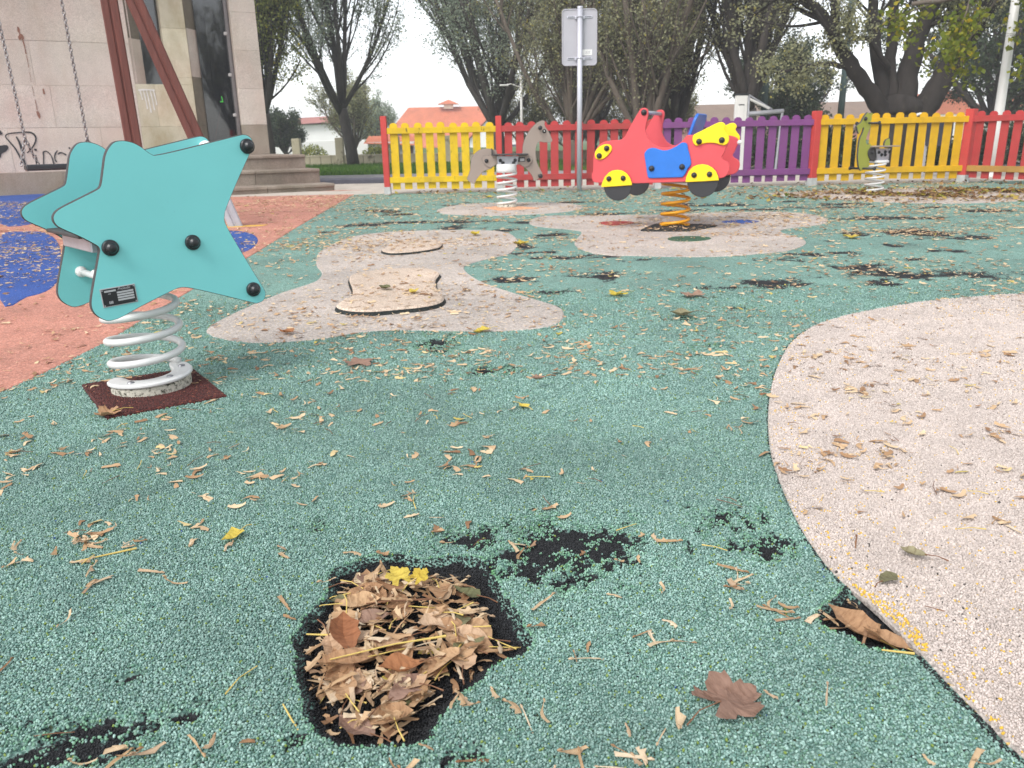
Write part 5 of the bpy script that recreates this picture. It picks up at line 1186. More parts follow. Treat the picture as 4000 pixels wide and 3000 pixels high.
def prisms(name, S, mat):
    A, B, ra, rb = S[:, :3], S[:, 3:6], S[:, 6:7], S[:, 7:8]; n = len(S)
    d = B - A; d /= np.linalg.norm(d, axis=1)[:, None] + 1e-9
    u = np.cross(d, np.array([.31, .87, .38])); u /= np.linalg.norm(u, axis=1)[:, None] + 1e-9; w = np.cross(d, u)
    V = []
    for P_, r_ in ((A, ra), (B, rb)):
        for k in range(3):
            a = k * 2.0944; V.append(P_ + r_ * (math.cos(a) * u + math.sin(a) * w))
    V = np.stack(V, 1).reshape(-1, 3); b = (np.arange(n) * 6)[:, None]
    F = np.concatenate([b + np.array([[k, (k + 1) % 3, 3 + (k + 1) % 3, 3 + k]]) for k in range(3)], 0)
    return np_mesh(name, V, F, mat)
class Tree:
    def __init__(s, seed): s.r = np.random.default_rng(seed); s.mb = MB(); s.seg = []; s.leaf = []
    def limb(s, pts, r0, r1, sides=9, mb=None):
        pts = np.array(pts, float); (mb or s.mb).tube(pts, np.linspace(r0, r1, len(pts)), sides)
    def grow(s, p, d, Ln, r0, lvl, P):
        rg = s.r; n = 6 if lvl < 2 else 4; pts = [np.array(p, float)]; d = np.array(d, float); d /= np.linalg.norm(d)
        for i in range(n):
            d = d + rg.normal(0, P['wig'], 3) + np.array([0, 0, P['up'] * (1 if lvl < 3 else .3)]); d /= np.linalg.norm(d)
            pts.append(pts[-1] + d * Ln / n)
        pts = np.array(pts); r1 = r0 * (.45 if lvl < 2 else .3)
        if lvl < 2: s.limb(pts, r0, r1, 8 if lvl == 0 else 5)
        else:
            q = pts if lvl == 2 else pts[::2]; rr = np.linspace(max(r0 * .8, .0055), .0028, len(q))
            for a_, b_, c_, d_ in zip(q[:-1], q[1:], rr[:-1], rr[1:]): s.seg.append((*a_, *b_, c_, d_))
        s.kids(pts, Ln, r0, lvl, P)
    def kids(s, pts, Ln, r0, lvl, P):
        rg = s.r
        if lvl >= P['max']:
            m = P['leaf']; t = rg.uniform(.1, 1.0, m) * (len(pts) - 1); i = np.minimum(t.astype(int), len(pts) - 2)
            f = (t - i)[:, None]; s.leaf.append(pts[i] * (1 - f) + pts[i + 1] * f + rg.normal(0, P['ls'] * .7, (m, 3))); return
        for k in range(P['kids'][lvl]):
            t = rg.uniform(P['t0'][lvl], 1.0) * (len(pts) - 1); i = min(int(t), len(pts) - 2); f = t - i
            q = pts[i] * (1 - f) + pts[i + 1] * f; dd = pts[i + 1] - pts[i]; dd /= np.linalg.norm(dd)
            a = rg.normal(size=3); a -= dd * (a @ dd); a /= np.linalg.norm(a)
            ang = rg.uniform(*P['ang'][lvl]); d2 = dd * math.cos(ang) + a * math.sin(ang)
            s.grow(q, d2, Ln * P['ratio'][lvl] * (1.1 - .45 * t / (len(pts) - 1)) * rg.uniform(.7, 1.2), r0 * P['rr'][lvl] * (1 - .5 * t / (len(pts) - 1)), lvl + 1, P)
    def finish(s, name, loc, label, bark, lmat, ls, group='trees behind the playground', rz=0, sc=1.0):
        t = empty(name, loc, rz); t.scale = (sc,) * 3; tag(t, label, 'tree', group)
        tr_ = s.mb.build('trunk', bark, t, True)
        tw = prisms('branches', np.array(s.seg), bark); to = obj('branches', tw, t); to['kind'] = 'stuff'
        L_ = np.concatenate(s.leaf); L_ = L_[L_[:, 2] > .7]
        c = obj('crown', leaves_mesh('crown', L_, ls, 3, lmat), t); c['kind'] = 'stuff'
        return t
UP = dict(wig=.07, up=.12, max=3, leaf=9, ls=.16, kids=[9, 7, 5], t0=[.10, .1, .1], ang=[(.25, .65), (.25, .75), (.3, .9)], ratio=[.5, .5, .55], rr=[.42, .42, .45])
def vase_tree(seed, name, loc, label, bark, lmat, fork, trunk_r, limbs, Ln, P, spread, lean=(0, 0), ls=.1, sc=1.0):
    T = Tree(seed); r = T.r
    base = np.array([0, 0, -.1]); top = np.array([lean[0], lean[1], fork])
    pts = [base, base * .6 + top * .4 + np.array([.03, 0, .0]), base * .25 + top * .75, top]
    T.limb([(*p,) for p in pts], trunk_r * 1.2, trunk_r * .85, 12)
    for k in range(limbs):
        a = 2 * math.pi * (k + r.uniform(-.3, .3)) / limbs; tl = r.uniform(*spread)
        d = np.array([math.cos(a) * math.sin(tl), math.sin(a) * math.sin(tl), math.cos(tl)])
        st0 = top - np.array([0, 0, r.uniform(0, .35) * fork * .5])
        T.grow(st0, d, Ln * r.uniform(.8, 1.1), trunk_r * r.uniform(.4, .62), 0, P)
    T.grow(top, np.array([lean[0] * .1, 0, 1.0]), Ln * 1.1, trunk_r * .7, 0, P)
    return T.finish(name, loc, label, bark, lmat, ls)
vase_tree(11, 'plane_tree', (-8.6, 30.0, 0), 'tree with yellowing leaves and dark forked trunk beside the steps', M_bark, M_lf_yel, 2.0, .24, 7, 5.6, dict(UP, leaf=12, kids=[10, 8, 5]), (.2, .8), ls=.085)
vase_tree(12, 'poplar_tree', (-6.4, 34.6, 0), 'grey green tree with dark trunk between the steps and the fence', M_bark, M_lf_grey, 2.2, .22, 7, 7.0, dict(UP, leaf=12, kids=[11, 8, 5]), (.1, .75), (-.3, 0), ls=.085)
vase_tree(13, 'poplar_tree', (-.35, 33.0, 0), 'broad grey green tree behind the post of the yellow fence panel', M_bark, M_lf_grey, 1.3, .26, 10, 7.4, dict(UP, leaf=12, kids=[10, 8, 5]), (.15, .95), ls=.085)
vase_tree(14, 'poplar_tree', (2.1, 27.0, 0), 'bushy olive brown tree behind the grey sign', M_barkL, M_lf_brn, .8, .2, 11, 5.8, dict(UP, leaf=10, kids=[11, 8, 5]), (.1, 1.0), ls=.07)
vase_tree(15, 'poplar_tree', (4.0, 25.0, 0), 'tree with several pale stems behind the car rocker', M_barkL, M_lf_brn, .6, .24, 9, 5.4, dict(UP, leaf=7), (.08, .7), (.1, 0), ls=.07)
vase_tree(16, 'poplar_tree', (5.5, 27.5, 0), 'dark stemmed tree between the car rocker and exercise stand', M_bark, M_lf_brn, .9, .22, 8, 6.0, dict(UP, leaf=6), (.1, .6), ls=.075)
vase_tree(17, 'poplar_tree', (7.1, 24.8, 0), 'thick dark trunked tree just behind the white exercise stand', M_bark, M_lf_brn, 1.6, .28, 9, 5.4, dict(UP, leaf=6), (.1, .8), ls=.07)
vase_tree(27, 'poplar_tree', (3.2, 31.0, 0), 'slender twiggy tree glimpsed between the sign and car rocker trees', M_bark, M_lf_brn, .6, .18, 9, 6.6, dict(UP, leaf=3), (.1, .8), ls=.08)
vase_tree(18, 'small_tree', (11.4, 34.0, 0), 'small dark leaved tree behind the purple and amber fence panels', M_bark, M_lf_dark, .7, .12, 8, 3.0, dict(UP, leaf=7, up=.05, ang=[(.4, .9)] * 3), (.2, .9), ls=.1)
vase_tree(19, 'evergreen_tree', (19.2, 33.0, 0), 'dark evergreen tree filling the gap right of the big tree', M_bark, M_lf_dark, 1.0, .24, 9, 5.2, dict(UP, leaf=12, up=.03, ang=[(.4, 1.0)] * 3), (.2, 1.1), ls=.11)
vase_tree(20, 'evergreen_tree', (24.0, 34.5, 0), 'dark evergreen tree at the far right edge', M_bark, M_lf_dark, 1.0, .24, 9, 5.4, dict(UP, leaf=12, up=.03, ang=[(.4, 1.0)] * 3), (.2, 1.1), ls=.11)
vase_tree(22, 'evergreen_tree', (13.6, 40.0, 0), 'dark evergreen tree showing left of the big tree trunk', M_bark, M_lf_dark, .5, .12, 8, 2.0, dict(UP, leaf=8, up=.04, ang=[(.4, 1.0)] * 3), (.3, 1.0), ls=.12)
vase_tree(23, 'garden_tree', (-8.0, 44.0, 0), 'loose brownish garden tree between the two left trees', M_barkL, M_lf_brn, .5, .12, 8, 2.9, dict(UP, leaf=3), (.2, .9), ls=.1)
vase_tree(24, 'garden_tree', (-9.4, 60.0, 0), 'pale green garden tree left of the orange roof', M_barkL, M_lf_grey, .3, .12, 7, 2.6, dict(UP, leaf=5), (.2, .8), ls=.11)
vase_tree(25, 'garden_tree', (-15.2, 40.0, 0), 'dark green shrubby tree behind the building corner', M_bark, M_lf_dark, .5, .2, 8, 3.2, dict(UP, leaf=12), (.3, 1.0), ls=.11)
vase_tree(26, 'garden_tree', (-12.2, 46.0, 0), 'dark bushy tree before the white house', M_bark, M_lf_dark, .3, .12, 8, 1.7, dict(UP, leaf=5), (.3, 1.1), ls=.1)
for i, (x, y, lab) in enumerate(((.9, 37.0, 'brown twiggy thicket behind the horse rocker head'), (2.9, 35.0, 'brown twiggy thicket behind the foot of the sign'), (5.0, 34.0, 'brown twiggy thicket behind the front of the car rocker'), (7.2, 36.0, 'brown twiggy thicket behind the tail of the car rocker'))):
    vase_tree(80 + i, 'thicket', (x, y, 0), lab, M_barkL, M_lf_brn, .25, .07, 9, 2.6, dict(UP, leaf=4, kids=[7, 6, 5]), (.1, 1.15), ls=.085)
# trees across the yard, seen as reflections in the glass door
for src, loc, rz, lab in (('poplar_tree.005', (14.5, -4.0, 0), 1.0, 'yellowing tree behind the viewer mirrored in the glass door'), ('poplar_tree.003', (10.5, -9.0, 0), 2.2, 'pale stemmed tree behind the viewer mirrored in the window')):
    s0 = bpy.data.objects[src]; c0 = s0.copy(); COL.objects.link(c0); c0.location = loc; c0.rotation_euler = (0, 0, rz); c0['label'] = lab
    for ch_ in s0.children: k_ = ch_.copy(); COL.objects.link(k_); k_.parent = c0

# the big dark tree on the right with its own limbs
T = Tree(31); bx, by = 9.05, 19.3
def lim(pts, r0, r1, kid=True, lvl=0, Ln=None, P=None, sides=10):
    q = np.array([(x - bx, y - by, z) for x, y, z in pts])
    t = np.linspace(0, len(q) - 1, 4 * len(q)); i = np.minimum(t.astype(int), len(q) - 2); f = (t - i)[:, None]
    # smooth
    qs = q[i] * (1 - f) + q[i + 1] * f
    for _ in range(3): qs[1:-1] = (qs[:-2] + 2 * qs[1:-1] + qs[2:]) / 4
    qs[1:-1] += T.r.normal(0, .018, (len(qs) - 2, 3))
    T.limb(qs, r0, r1, sides)
    if kid: T.kids(qs[len(qs) // 3:], Ln or np.linalg.norm(q[-1] - q[0]), r0 * .6, lvl, P or BP)
BP = dict(UP, t0=[.2, .15, .1], kids=[10, 7, 5], leaf=6, up=.06, ratio=[.42, .5, .55], ang=[(.5, 1.1), (.4, 1.0), (.4, 1.1)])
lim([(9.05, 19.3, -.15), (9.02, 19.3, .5), (9.05, 19.3, 1.0), (9.05, 19.3, 1.45)], .52, .44, False, sides=14)
lim([(8.85, 19.3, .7), (8.45, 19.2, 1.5), (8.02, 19.1, 1.9), (7.51, 19.0, 2.45), (7.17, 19.0, 3.05), (6.9, 19.0, 3.4), (6.2, 18.9, 3.75), (5.4, 18.8, 3.7)], .22, .07)
lim([(7.3, 19.0, 2.85), (7.1, 18.9, 3.6), (7.0, 18.8, 4.6), (6.8, 18.8, 5.6)], .11, .05)
lim([(7.75, 19.05, 2.2), (7.2, 19, 2.35), (6.6, 18.9, 2.3), (6.0, 18.9, 2.15)], .07, .025)
lim([(8.7, 19.3, 1.1), (8.5, 19.4, 2.0), (8.3, 19.4, 2.9), (8.15, 19.4, 3.8), (8.0, 19.4, 5.2)], .17, .08)
lim([(8.85, 19.3, 1.2), (8.72, 19.4, 2.2), (8.66, 19.4, 3.2), (8.55, 19.4, 4.5), (8.5, 19.4, 5.8)], .15, .07)
lim([(9.05, 19.3, 1.2), (9.12, 19.4, 2.0), (9.22, 19.4, 2.8), (9.6, 19.4, 3.7), (9.9, 19.4, 5.0)], .28, .12)
lim([(9.3, 19.3, .9), (9.62, 19.3, 1.45), (9.95, 19.3, 2.05), (10.3, 19.3, 2.7), (10.75, 19.3, 3.5), (11.4, 19.3, 4.5)], .32, .14)
lim([(10.0, 19.3, 2.1), (10.0, 19.4, 2.8), (10.05, 19.4, 3.5)], .12, .05)
lim([(8.6, 19.2, 2.2), (8.1, 19, 2.75), (7.6, 18.9, 2.9), (7.3, 18.8, 3.0)], .06, .03)
tb = T.finish('big_tree', (bx, by, 0), 'huge dark tree with many spreading limbs behind the amber fence', M_barkD, M_lf_brn, .065)
# nearer overhanging spray of yellow green leaves
T = Tree(33); bx, by = 13.2, 16.0
OP = dict(UP, kids=[9, 7, 5], leaf=9, up=-.05, ratio=[.38, .5, .5], ang=[(.5, 1.1), (.4, 1.0), (.4, 1.1)])
lim([(13.2, 16.0, -.1), (13.15, 16, 1.5), (13.0, 16, 3.0)], .24, .18, False)
for pts in ([(13.0, 16, 2.9), (12.0, 15.6, 3.4), (10.8, 15.3, 3.5), (9.4, 15.1, 3.35), (8.0, 15.0, 3.05), (7.0, 15.0, 2.95)], [(13.0, 16, 2.9), (12.2, 15.3, 3.2), (11.2, 14.7, 3.2), (10.2, 14.5, 3.0), (9.2, 14.5, 2.9)], [(13.0, 16, 3.0), (12.4, 16.3, 4.4), (11.4, 16.4, 5.4)], [(13.1, 16, 2.9), (13.8, 16.5, 4.4), (14.2, 17, 5.6)]):
    lim(pts, .12, .035, True, 0, 4.2, OP)
T.finish('maple_tree', (bx, by, 0), 'yellow green branches hanging into the top right corner', M_barkL, M_lf_lime, .10)

# ------------------------------------------------------------------ hedge and shrubs seen through the fence
def bush(name, loc, rx, ry, h, n, ls, mat, label, seed, group=None):
    r = np.random.default_rng(seed); t = empty(name, loc); tag(t, label, 'shrub', group)
    p = r.normal(size=(n, 3)); p /= np.linalg.norm(p, axis=1)[:, None]; rad = r.uniform(.35, 1.0, n) ** .5
    lob = .75 + .35 * vnoise(np.arctan2(p[:, 1], p[:, 0]) * 2 + 9, p[:, 2] * 3 + 5, 1.3, seed)
    C = np.stack([p[:, 0] * rx * rad * lob, p[:, 1] * ry * rad * lob, np.abs(p[:, 2]) * h * rad * lob], 1)
    c = obj('foliage', leaves_mesh('foliage', C, ls, seed, mat), t); c['kind'] = 'stuff'
    m = MB()
    for k in range(7):
        a = k * .9; m.tube([(0, 0, -.05), (rx * .3 * math.cos(a), ry * .3 * math.sin(a), h * .4), (rx * .6 * math.cos(a), ry * .6 * math.sin(a), h * .75)], [.03, .02, .008], 5)
    m.build('stems', M_bark, t)
hr_ = np.random.default_rng(3)
for i, (x, y, lab) in enumerate(((4.3, 22.6, 'dark hedge shrub behind the right part of the red fence'), (6.4, 22.3, 'dark hedge shrub behind the left of the purple fence'), (8.4, 22.2, 'dark hedge shrub behind the right of the purple fence'), (10.6, 21.8, 'dark hedge shrub behind the left of the amber fence'), (13.0, 21.6, 'dark hedge shrub behind the right of the amber fence'), (15.6, 21.5, 'dark hedge shrub behind the corner fence post'))):
    bush('hedge_shrub', (x, y, 0), 1.35, .8, 1.15 if i else .8, 3800, .09, M_lf_dark, lab, 50 + i, 'hedge shrubs behind the fence')
for i, (x, y, s_, lab) in enumerate(((-12.6, 38.5, 1.0, 'wild green shrub left of the block wall pillars'), (-9.2, 39, .9, 'wild shrub growing before the white garden wall'), (-5.9, 38, .8, 'small shrub by the garden shed'), (-15.4, 36.5, 1.3, 'leafy shrub right beside the building corner'))):
    bush('wild_shrub', (x, y, 0), 1.1 * s_, .8 * s_, .95 * s_, 1500, .09, M_lf_yel, lab, 70 + i, 'shrubs along the block wall')

# ------------------------------------------------------------------ fallen seeds, leaves and twigs
lr = np.random.default_rng(21)
def dry_mat(name, cols, rough=.8, trans=.2):
    m, nt, b = nodes_of(name)
    oi = nt.nodes.new('ShaderNodeObjectInfo')
    c = ramp(nt, oi.outputs['Random'], [(i / (len(cols) - 1), srgb(*q)) for i, q in enumerate(cols)])
    v = ramp(nt, noise(nt, 55, 5, .65, sc3=(.5, 2.2, 1)), [(.3, (.52, .44, .38)), (.5, (.95, .92, .9)), (.7, (1.16, 1.15, 1.14))])
    c = mixc(nt, 1.0, c, v, 'MULTIPLY')
    nt.links.new(c, b.inputs['Base Color']); b.inputs['Roughness'].default_value = rough; b.inputs['Specular IOR Level'].default_value = .25
    t = nt.nodes.new('ShaderNodeBsdfTranslucent'); nt.links.new(c, t.inputs['Color']); mx = nt.nodes.new('ShaderNodeMixShader'); mx.inputs[0].default_value = trans
    nt.links.new(b.outputs[0], mx.inputs[1]); nt.links.new(t.outputs[0], mx.inputs[2]); nt.links.new(mx.outputs[0], nt.nodes['Material Output'].inputs['Surface'])
    bump(nt, b, noise(nt, 120, 3, .6, sc3=(.4, 3, 1)), .3, .002)
    return m
M_seed = dry_mat('dry_seed', [(206, 182, 148), (164, 130, 96), (222, 204, 176), (140, 104, 76), (198, 168, 130), (216, 196, 164), (178, 144, 108)])
M_leafb = dry_mat('brown_leaf', [(152, 124, 110), (162, 134, 116), (140, 112, 98)])
M_leaft = dry_mat('tan_leaf', [(182, 146, 112), (168, 132, 100), (194, 162, 126), (152, 116, 86)])
M_leafp = dry_mat('pale_leaf', [(202, 172, 142), (188, 156, 126), (212, 188, 160)])
M_leafy = dry_mat('yellow_leaf', [(196, 176, 52), (206, 186, 88), (184, 160, 60)])
M_leafr = dry_mat('rust_leaf', [(156, 104, 72), (166, 116, 80), (146, 96, 70)])
M_leafg = dry_mat('olive_leaf', [(122, 118, 92), (100, 104, 72), (146, 140, 112)])
M_twig = pmat('twig', srgb(112, 78, 56), .9, .3, 30); M_stalk = pmat('pale_stalk', srgb(196, 172, 96), .8, .2, 30)

def samara_v(r):
    """winged seed: straight thick edge, curved thin edge, torn tip; rows of 2 vertices"""
    L_ = r.uniform(.026, .050); w = L_ * r.uniform(.26, .52); n = 7; V = []
    if r.random() < .35: w *= .45; L_ *= 1.25
    bow = r.uniform(-.18, .18)
    tw = r.uniform(-.8, .8); cu = r.uniform(-.3, .6); tip = r.uniform(.3, 1.0)
    for i in range(n):
        t = i / (n - 1); x = (t - .5) * L_
        wd = w * (.28 + .9 * t - .15 * t * t) * (1 if t < .8 else tip) * (1 + r.uniform(-.3, .25))
        if t < .15: wd = w * .3
        z = cu * L_ * (t - .5) ** 2; a = tw * (t - .5)
        y0 = w * .12 * math.sin(3 * t) + bow * L_ * math.sin(math.pi * t)
        V += [(x, y0, z), (x + r.uniform(-.004, .004), y0 - wd * math.cos(a), z + wd * math.sin(a) + .15 * wd)]
    F = [(2 * i, 2 * i + 1, 2 * i + 3, 2 * i + 2) for i in range(n - 1)]
    return V, F
def samara_mesh(k):
    r = np.random.default_rng(100 + k); m = MB(); V, F = samara_v(r); m.add(V, F)
    x0, y0, z0 = V[0]; m.tube([(x0 - .003, y0 - .001, z0 + .0005), (x0 + .002, y0 - .0015, z0 + .002), (x0 + .008, y0 - .001, z0 + .001)], [.001, .0026, .0008], 5)
    return m.mesh('winged_seed', M_seed)
SEEDS = [samara_mesh(k) for k in range(14)]
def broad_leaf(kind, size, curl, seed, mat):
    """leaf blade as a curled grid with a midrib fold; kind: ovate, triangle, maple"""
    r = np.random.default_rng(seed); m = MB()
    if kind == 'maple':
        n = 40; pts = []
        for i in range(n):
            a = 2 * math.pi * i / n
            lob = .62 + .30 * abs(math.cos(2.5 * (a - math.pi / 2))) ** .8 + .06 * math.cos(15 * a)
            if abs(a - 1.5 * math.pi) < .35: lob *= .45
            pts.append((size * .5 * lob * math.cos(a) * r.uniform(.94, 1.04), size * .5 * lob * math.sin(a) * r.uniform(.94, 1.04)))
        V = [(0, 0, 0)] + [(x * .5, y * .5, 0) for x, y in pts] + [(x, y, 0) for x, y in pts]
        F = [(0, 1 + i, 1 + (i + 1) % n) for i in range(n)] + [(1 + i, 1 + n + i, 1 + n + (i + 1) % n, 1 + (i + 1) % n) for i in range(n)]
        st0 = (0, -size * .22, 0)
    else:
        nt_, nw = 8, 5; V, F = [], []
        for i in range(nt_):
            t = i / (nt_ - 1)
            wd = (math.sin(math.pi * min(1, t * .96 + .04)) ** .8) * .33 if kind == 'ovate' else (.42 * (1 - t) ** .75 * min(1, (t + .04) * 6))
            for j in range(nw):
                s_ = (j / (nw - 1) - .5) * 2
                jag = r.uniform(.72, 1.08) if abs(s_) > .9 else 1.0
                V.append((s_ * wd * size * jag, (t - .45) * size, abs(s_) * wd * size * .25))
        F = [(i * nw + j, i * nw + j + 1, (i + 1) * nw + j + 1, (i + 1) * nw + j) for i in range(nt_ - 1) for j in range(nw - 1)]
        st0 = (0, -.45 * size, 0)
    def cz(x, y): return curl * size * ((x / size) ** 2 * 2.2 + (y / size) ** 2 * 1.2) + .05 * size * math.sin(9 * x / size + seed) * math.cos(7 * y / size + seed)
    V = [(x, y, z + cz(x, y)) for x, y, z in V]
    m.add(V, F); me = m.mesh('leaf_blade', mat, False)
    zb = cz(st0[0], st0[1]); sm = MB(); ln = size * r.uniform(.5, .8)
    sm.tube([(st0[0], st0[1] + .1 * size, zb + .001), (st0[0] + .05 * ln, st0[1] - ln * .5, zb + .004), (st0[0] + .2 * ln, st0[1] - ln, max(zb * .3, .002))], [.0012, .001, .0016], 5)
    return me, sm.mesh('leaf_stalk', M_stalk if mat in (M_leafy, M_leaft) else M_twig)
def put_leaf(kind, size, curl, seed, mat, loc, rz, label, group=None, tilt=(0, 0), stalk=True):
    me, sm = broad_leaf(kind, size, curl, seed, mat)
    t = empty('fallen_leaf', loc); t.rotation_euler = (tilt[0], tilt[1], rz); tag(t, label, 'leaf', group)
    obj('leaf_blade', me, t)
    if stalk: obj('leaf_stalk', sm, t)
    return t
def ground_z(x, y):
    xa, ya = np.array([x]), np.array([y]); z = float(surf_z(xa, ya, wear_field(xa, ya))[0])
    return max(z, -.008) + (.012 if inside(PE, xa, ya)[0] or inside(PATCH_A, xa, ya)[0] else .0075)
# single leaves one can point at
for i, (kind, size, curl, mat, x, y, rz, lab) in enumerate((
    ('triangle', .062, .35, M_leafy, -.655, 1.672, 2.6, 'folded yellow leaf alone on the green left of the big hole'),
    ('maple', .125, .28, M_leafb, .335, 1.075, -1.1, 'large curled brown lobed leaf with long stalk at the lower right'),
    ('ovate', .06, .30, M_leafb, .10, 2.80, 1.8, 'curled brown leaf midway between the hole and the cream slabs'),
    ('triangle', .055, .25, M_leafy, .036, 2.575, .5, 'small yellow green leaf just below the curled brown leaf'),
    ('maple', .16, .30, M_leafb, 1.03, 4.47, .4, 'curled brown leaf on the green between car patch and right patch'),
    ('maple', .13, .25, M_leafy, .62, 4.56, 2.0, 'yellow leaf on the green in front of the car patch'),
    ('ovate', .13, .45, M_leafg, .87, 3.965, 1.6, 'dark rolled leaf near the upper edge of the large beige patch'),
    ('ovate', .052, .15, M_leafg, .75, 1.425, -1.0, 'pale grey oval leaf lying on the large beige patch'),
    ('ovate', .055, .4, M_leafg, .85, 1.52, .9, 'dark curled leaf farther up on the large beige patch'),
    ('maple', .14, .1, M_leafb, -.63, 3.18, 0.3, 'flat brown leaf right of the star rocker mat'),
    ('triangle', .1, .3, M_leafr, -1.08, 3.75, .9, 'reddish leaf at the near edge of the hourglass patch'),
    ('triangle', .1, .2, M_leafy, -.14, 3.71, 2.2, 'yellow leaf at the near right edge of the hourglass patch'),
    ('ovate', .15, .35, M_leafy, -.32, 7.7, .3, 'pale yellow leaf on the far end of the hourglass patch'),
    ('maple', .17, .3, M_leafy, .1, 7.05, 1.2, 'yellow brown leaf touching the right edge of the hourglass patch'),
    ('maple', .10, .45, M_leaft, -1.375, 2.585, 2.2, 'curled golden leaf at the front corner of the brown mat'),
    ('ovate', .1, .3, M_leafg, -.74, 4.72, .8, 'grey leaf lying on the larger cream slab'),
    ('triangle', .09, .3, M_leafy, -.56, 4.58, 2.9, 'yellow leaf lying on the larger cream slab'),
    ('maple', .17, .3, M_leafy, 2.95, 6.95, 2.9, 'pale leaf in the black worn patch right of the car patch'),
    ('maple', .15, .3, M_leafy, -.3, 12.9, .9, 'yellow leaf on the green far behind the horse patch'),
    ('maple', .15, .3, M_leafb, 1.1, 12.8, 2.9, 'brown leaf on the green near the foot of the sign pole'))):
    dz = .03 if 'cream slab' in lab else 0
    put_leaf(kind, size, curl, i + 3, mat, (x, y, ground_z(x, y) + .004 + dz), rz, lab)
# the heap in the big hole
HP = np.array(HOLE_S); hx0, hy0 = HP.min(0); hx1, hy1 = HP.max(0)
def in_hole(n, marg, poly, shift=(0, 0)):
    P = np.array(poly); out = []
    while len(out) < n:
        x = lr.uniform(P[:, 0].min(), P[:, 0].max(), 400); y = lr.uniform(P[:, 1].min(), P[:, 1].max(), 400)
        d = sdist(poly, x, y)
        k = d > marg
        out += list(zip(x[k] + shift[0], y[k] + shift[1], d[k]))
    lr.shuffle(out); return out[:n]
def heap_z(d): return -.031 + min(.016, max(0, (d - .02)) * .35)
for i, (x, y, d) in enumerate(in_hole(48, .05, HOLE_S, (-.018, -.014))):
    kd = ('ovate', 'triangle', 'ovate')[i % 3]; mt = (M_leaft, M_leafp, M_leaft, M_leafb, M_leafp, M_leaft, M_leaft, M_leafp, M_leaft, M_leafg)[i % 10]
    lab = {M_leafp: 'pale straw coloured torn leaf in the heap filling the big hole', M_leaft: 'tan dry leaf in the heap filling the big hole', M_leafb: 'dull brown leaf in the heap filling the big hole', M_leafr: 'rust red leaf in the heap filling the big hole', M_leafg: 'olive grey leaf in the heap filling the big hole'}[mt]
    put_leaf(kd, lr.uniform(.055, .085), lr.uniform(-.1, .25), 40 + i, mt, (x, y, heap_z(d) + lr.uniform(.004, .012)), lr.uniform(0, 6.28), lab, lab.split(' in the')[0] + ' group in the hole', (lr.normal(0, .12), lr.normal(0, .12)))
put_leaf('maple', .062, .05, 90, M_leafy, (-.245, 1.482, .012), .6, 'bright yellow spotted leaf at the back of the big hole', None, (.35, 0), False)
put_leaf('maple', .05, .1, 91, M_leafy, (-.202, 1.480, .012), -.9, 'pale yellow leaf touching the spotted leaf in the big hole', None, (.35, .1))
put_leaf('ovate', .10, .12, 92, M_leaft, (-.30, 1.21, .006), 1.9, 'long pale yellow leaf lying on top of the heap', None, (.1, .1))
put_leaf('ovate', .095, .3, 93, M_leafr, (-.318, 1.275, .010), .35, 'upright rust and gold leaf in the middle of the heap', None, (.2, .3))
put_leaf('ovate', .085, .3, 94, M_leafr, (-.20, 1.185, .006), 2.0, 'dark rust leaf near the front of the heap', None, (.15, .1))
put_leaf('triangle', .075, .15, 95, M_leaft, (-.155, 1.43, .002), 3.3, 'broad pale leaf upper right in the heap', None, (.2, .0))
put_leaf('triangle', .06, .2, 96, M_leafg, (-.10, 1.43, .000), 1.2, 'olive brown leaf at the right of the heap', None, (.2, .1))
for i, (x, y, d) in enumerate(in_hole(165, .034, HOLE_S, (-.016, -.012))):
    o = obj('winged_seed', SEEDS[i % 14], None, (x, y, heap_z(d) + lr.uniform(.002, .022)), (lr.normal(0, .2), lr.normal(0, .2), lr.uniform(0, 6.28)))
    o.scale = (lr.uniform(.9, 1.35),) * 3
    tag(o, 'dry tan winged seed heaped in the big hole', 'seed', 'winged seeds in the big hole')
bed = np.array([(x, y, heap_z(d) - .002 + lr.uniform(0, .006)) for x, y, d in in_hole(240, .026, HOLE_S, (-.014, -.012))])
BED = bed
# leaves in the small hole by the beige edge
put_leaf('ovate', .12, .15, 97, M_leaft, (.635, 1.29, -.006), .75, 'large tan leaf in the small hole by the beige patch', None, (.25, .1))
put_leaf('ovate', .09, .2, 98, M_leaft, (.672, 1.245, -.004), 1.0, 'smaller tan leaf at the front of the small hole', None, (.2, .2))
for i, (x, y, d) in enumerate(in_hole(9, .012, HOLE2_S, (-.005, -.012))):
    o = obj('winged_seed', SEEDS[i % 14], None, (x, y, -.012 + lr.uniform(0, .01)), (lr.normal(0, .3), lr.normal(0, .3), lr.uniform(0, 6.28)))
    tag(o, 'dry winged seed in the small hole by the beige patch', 'seed', 'winged seeds in the small hole')
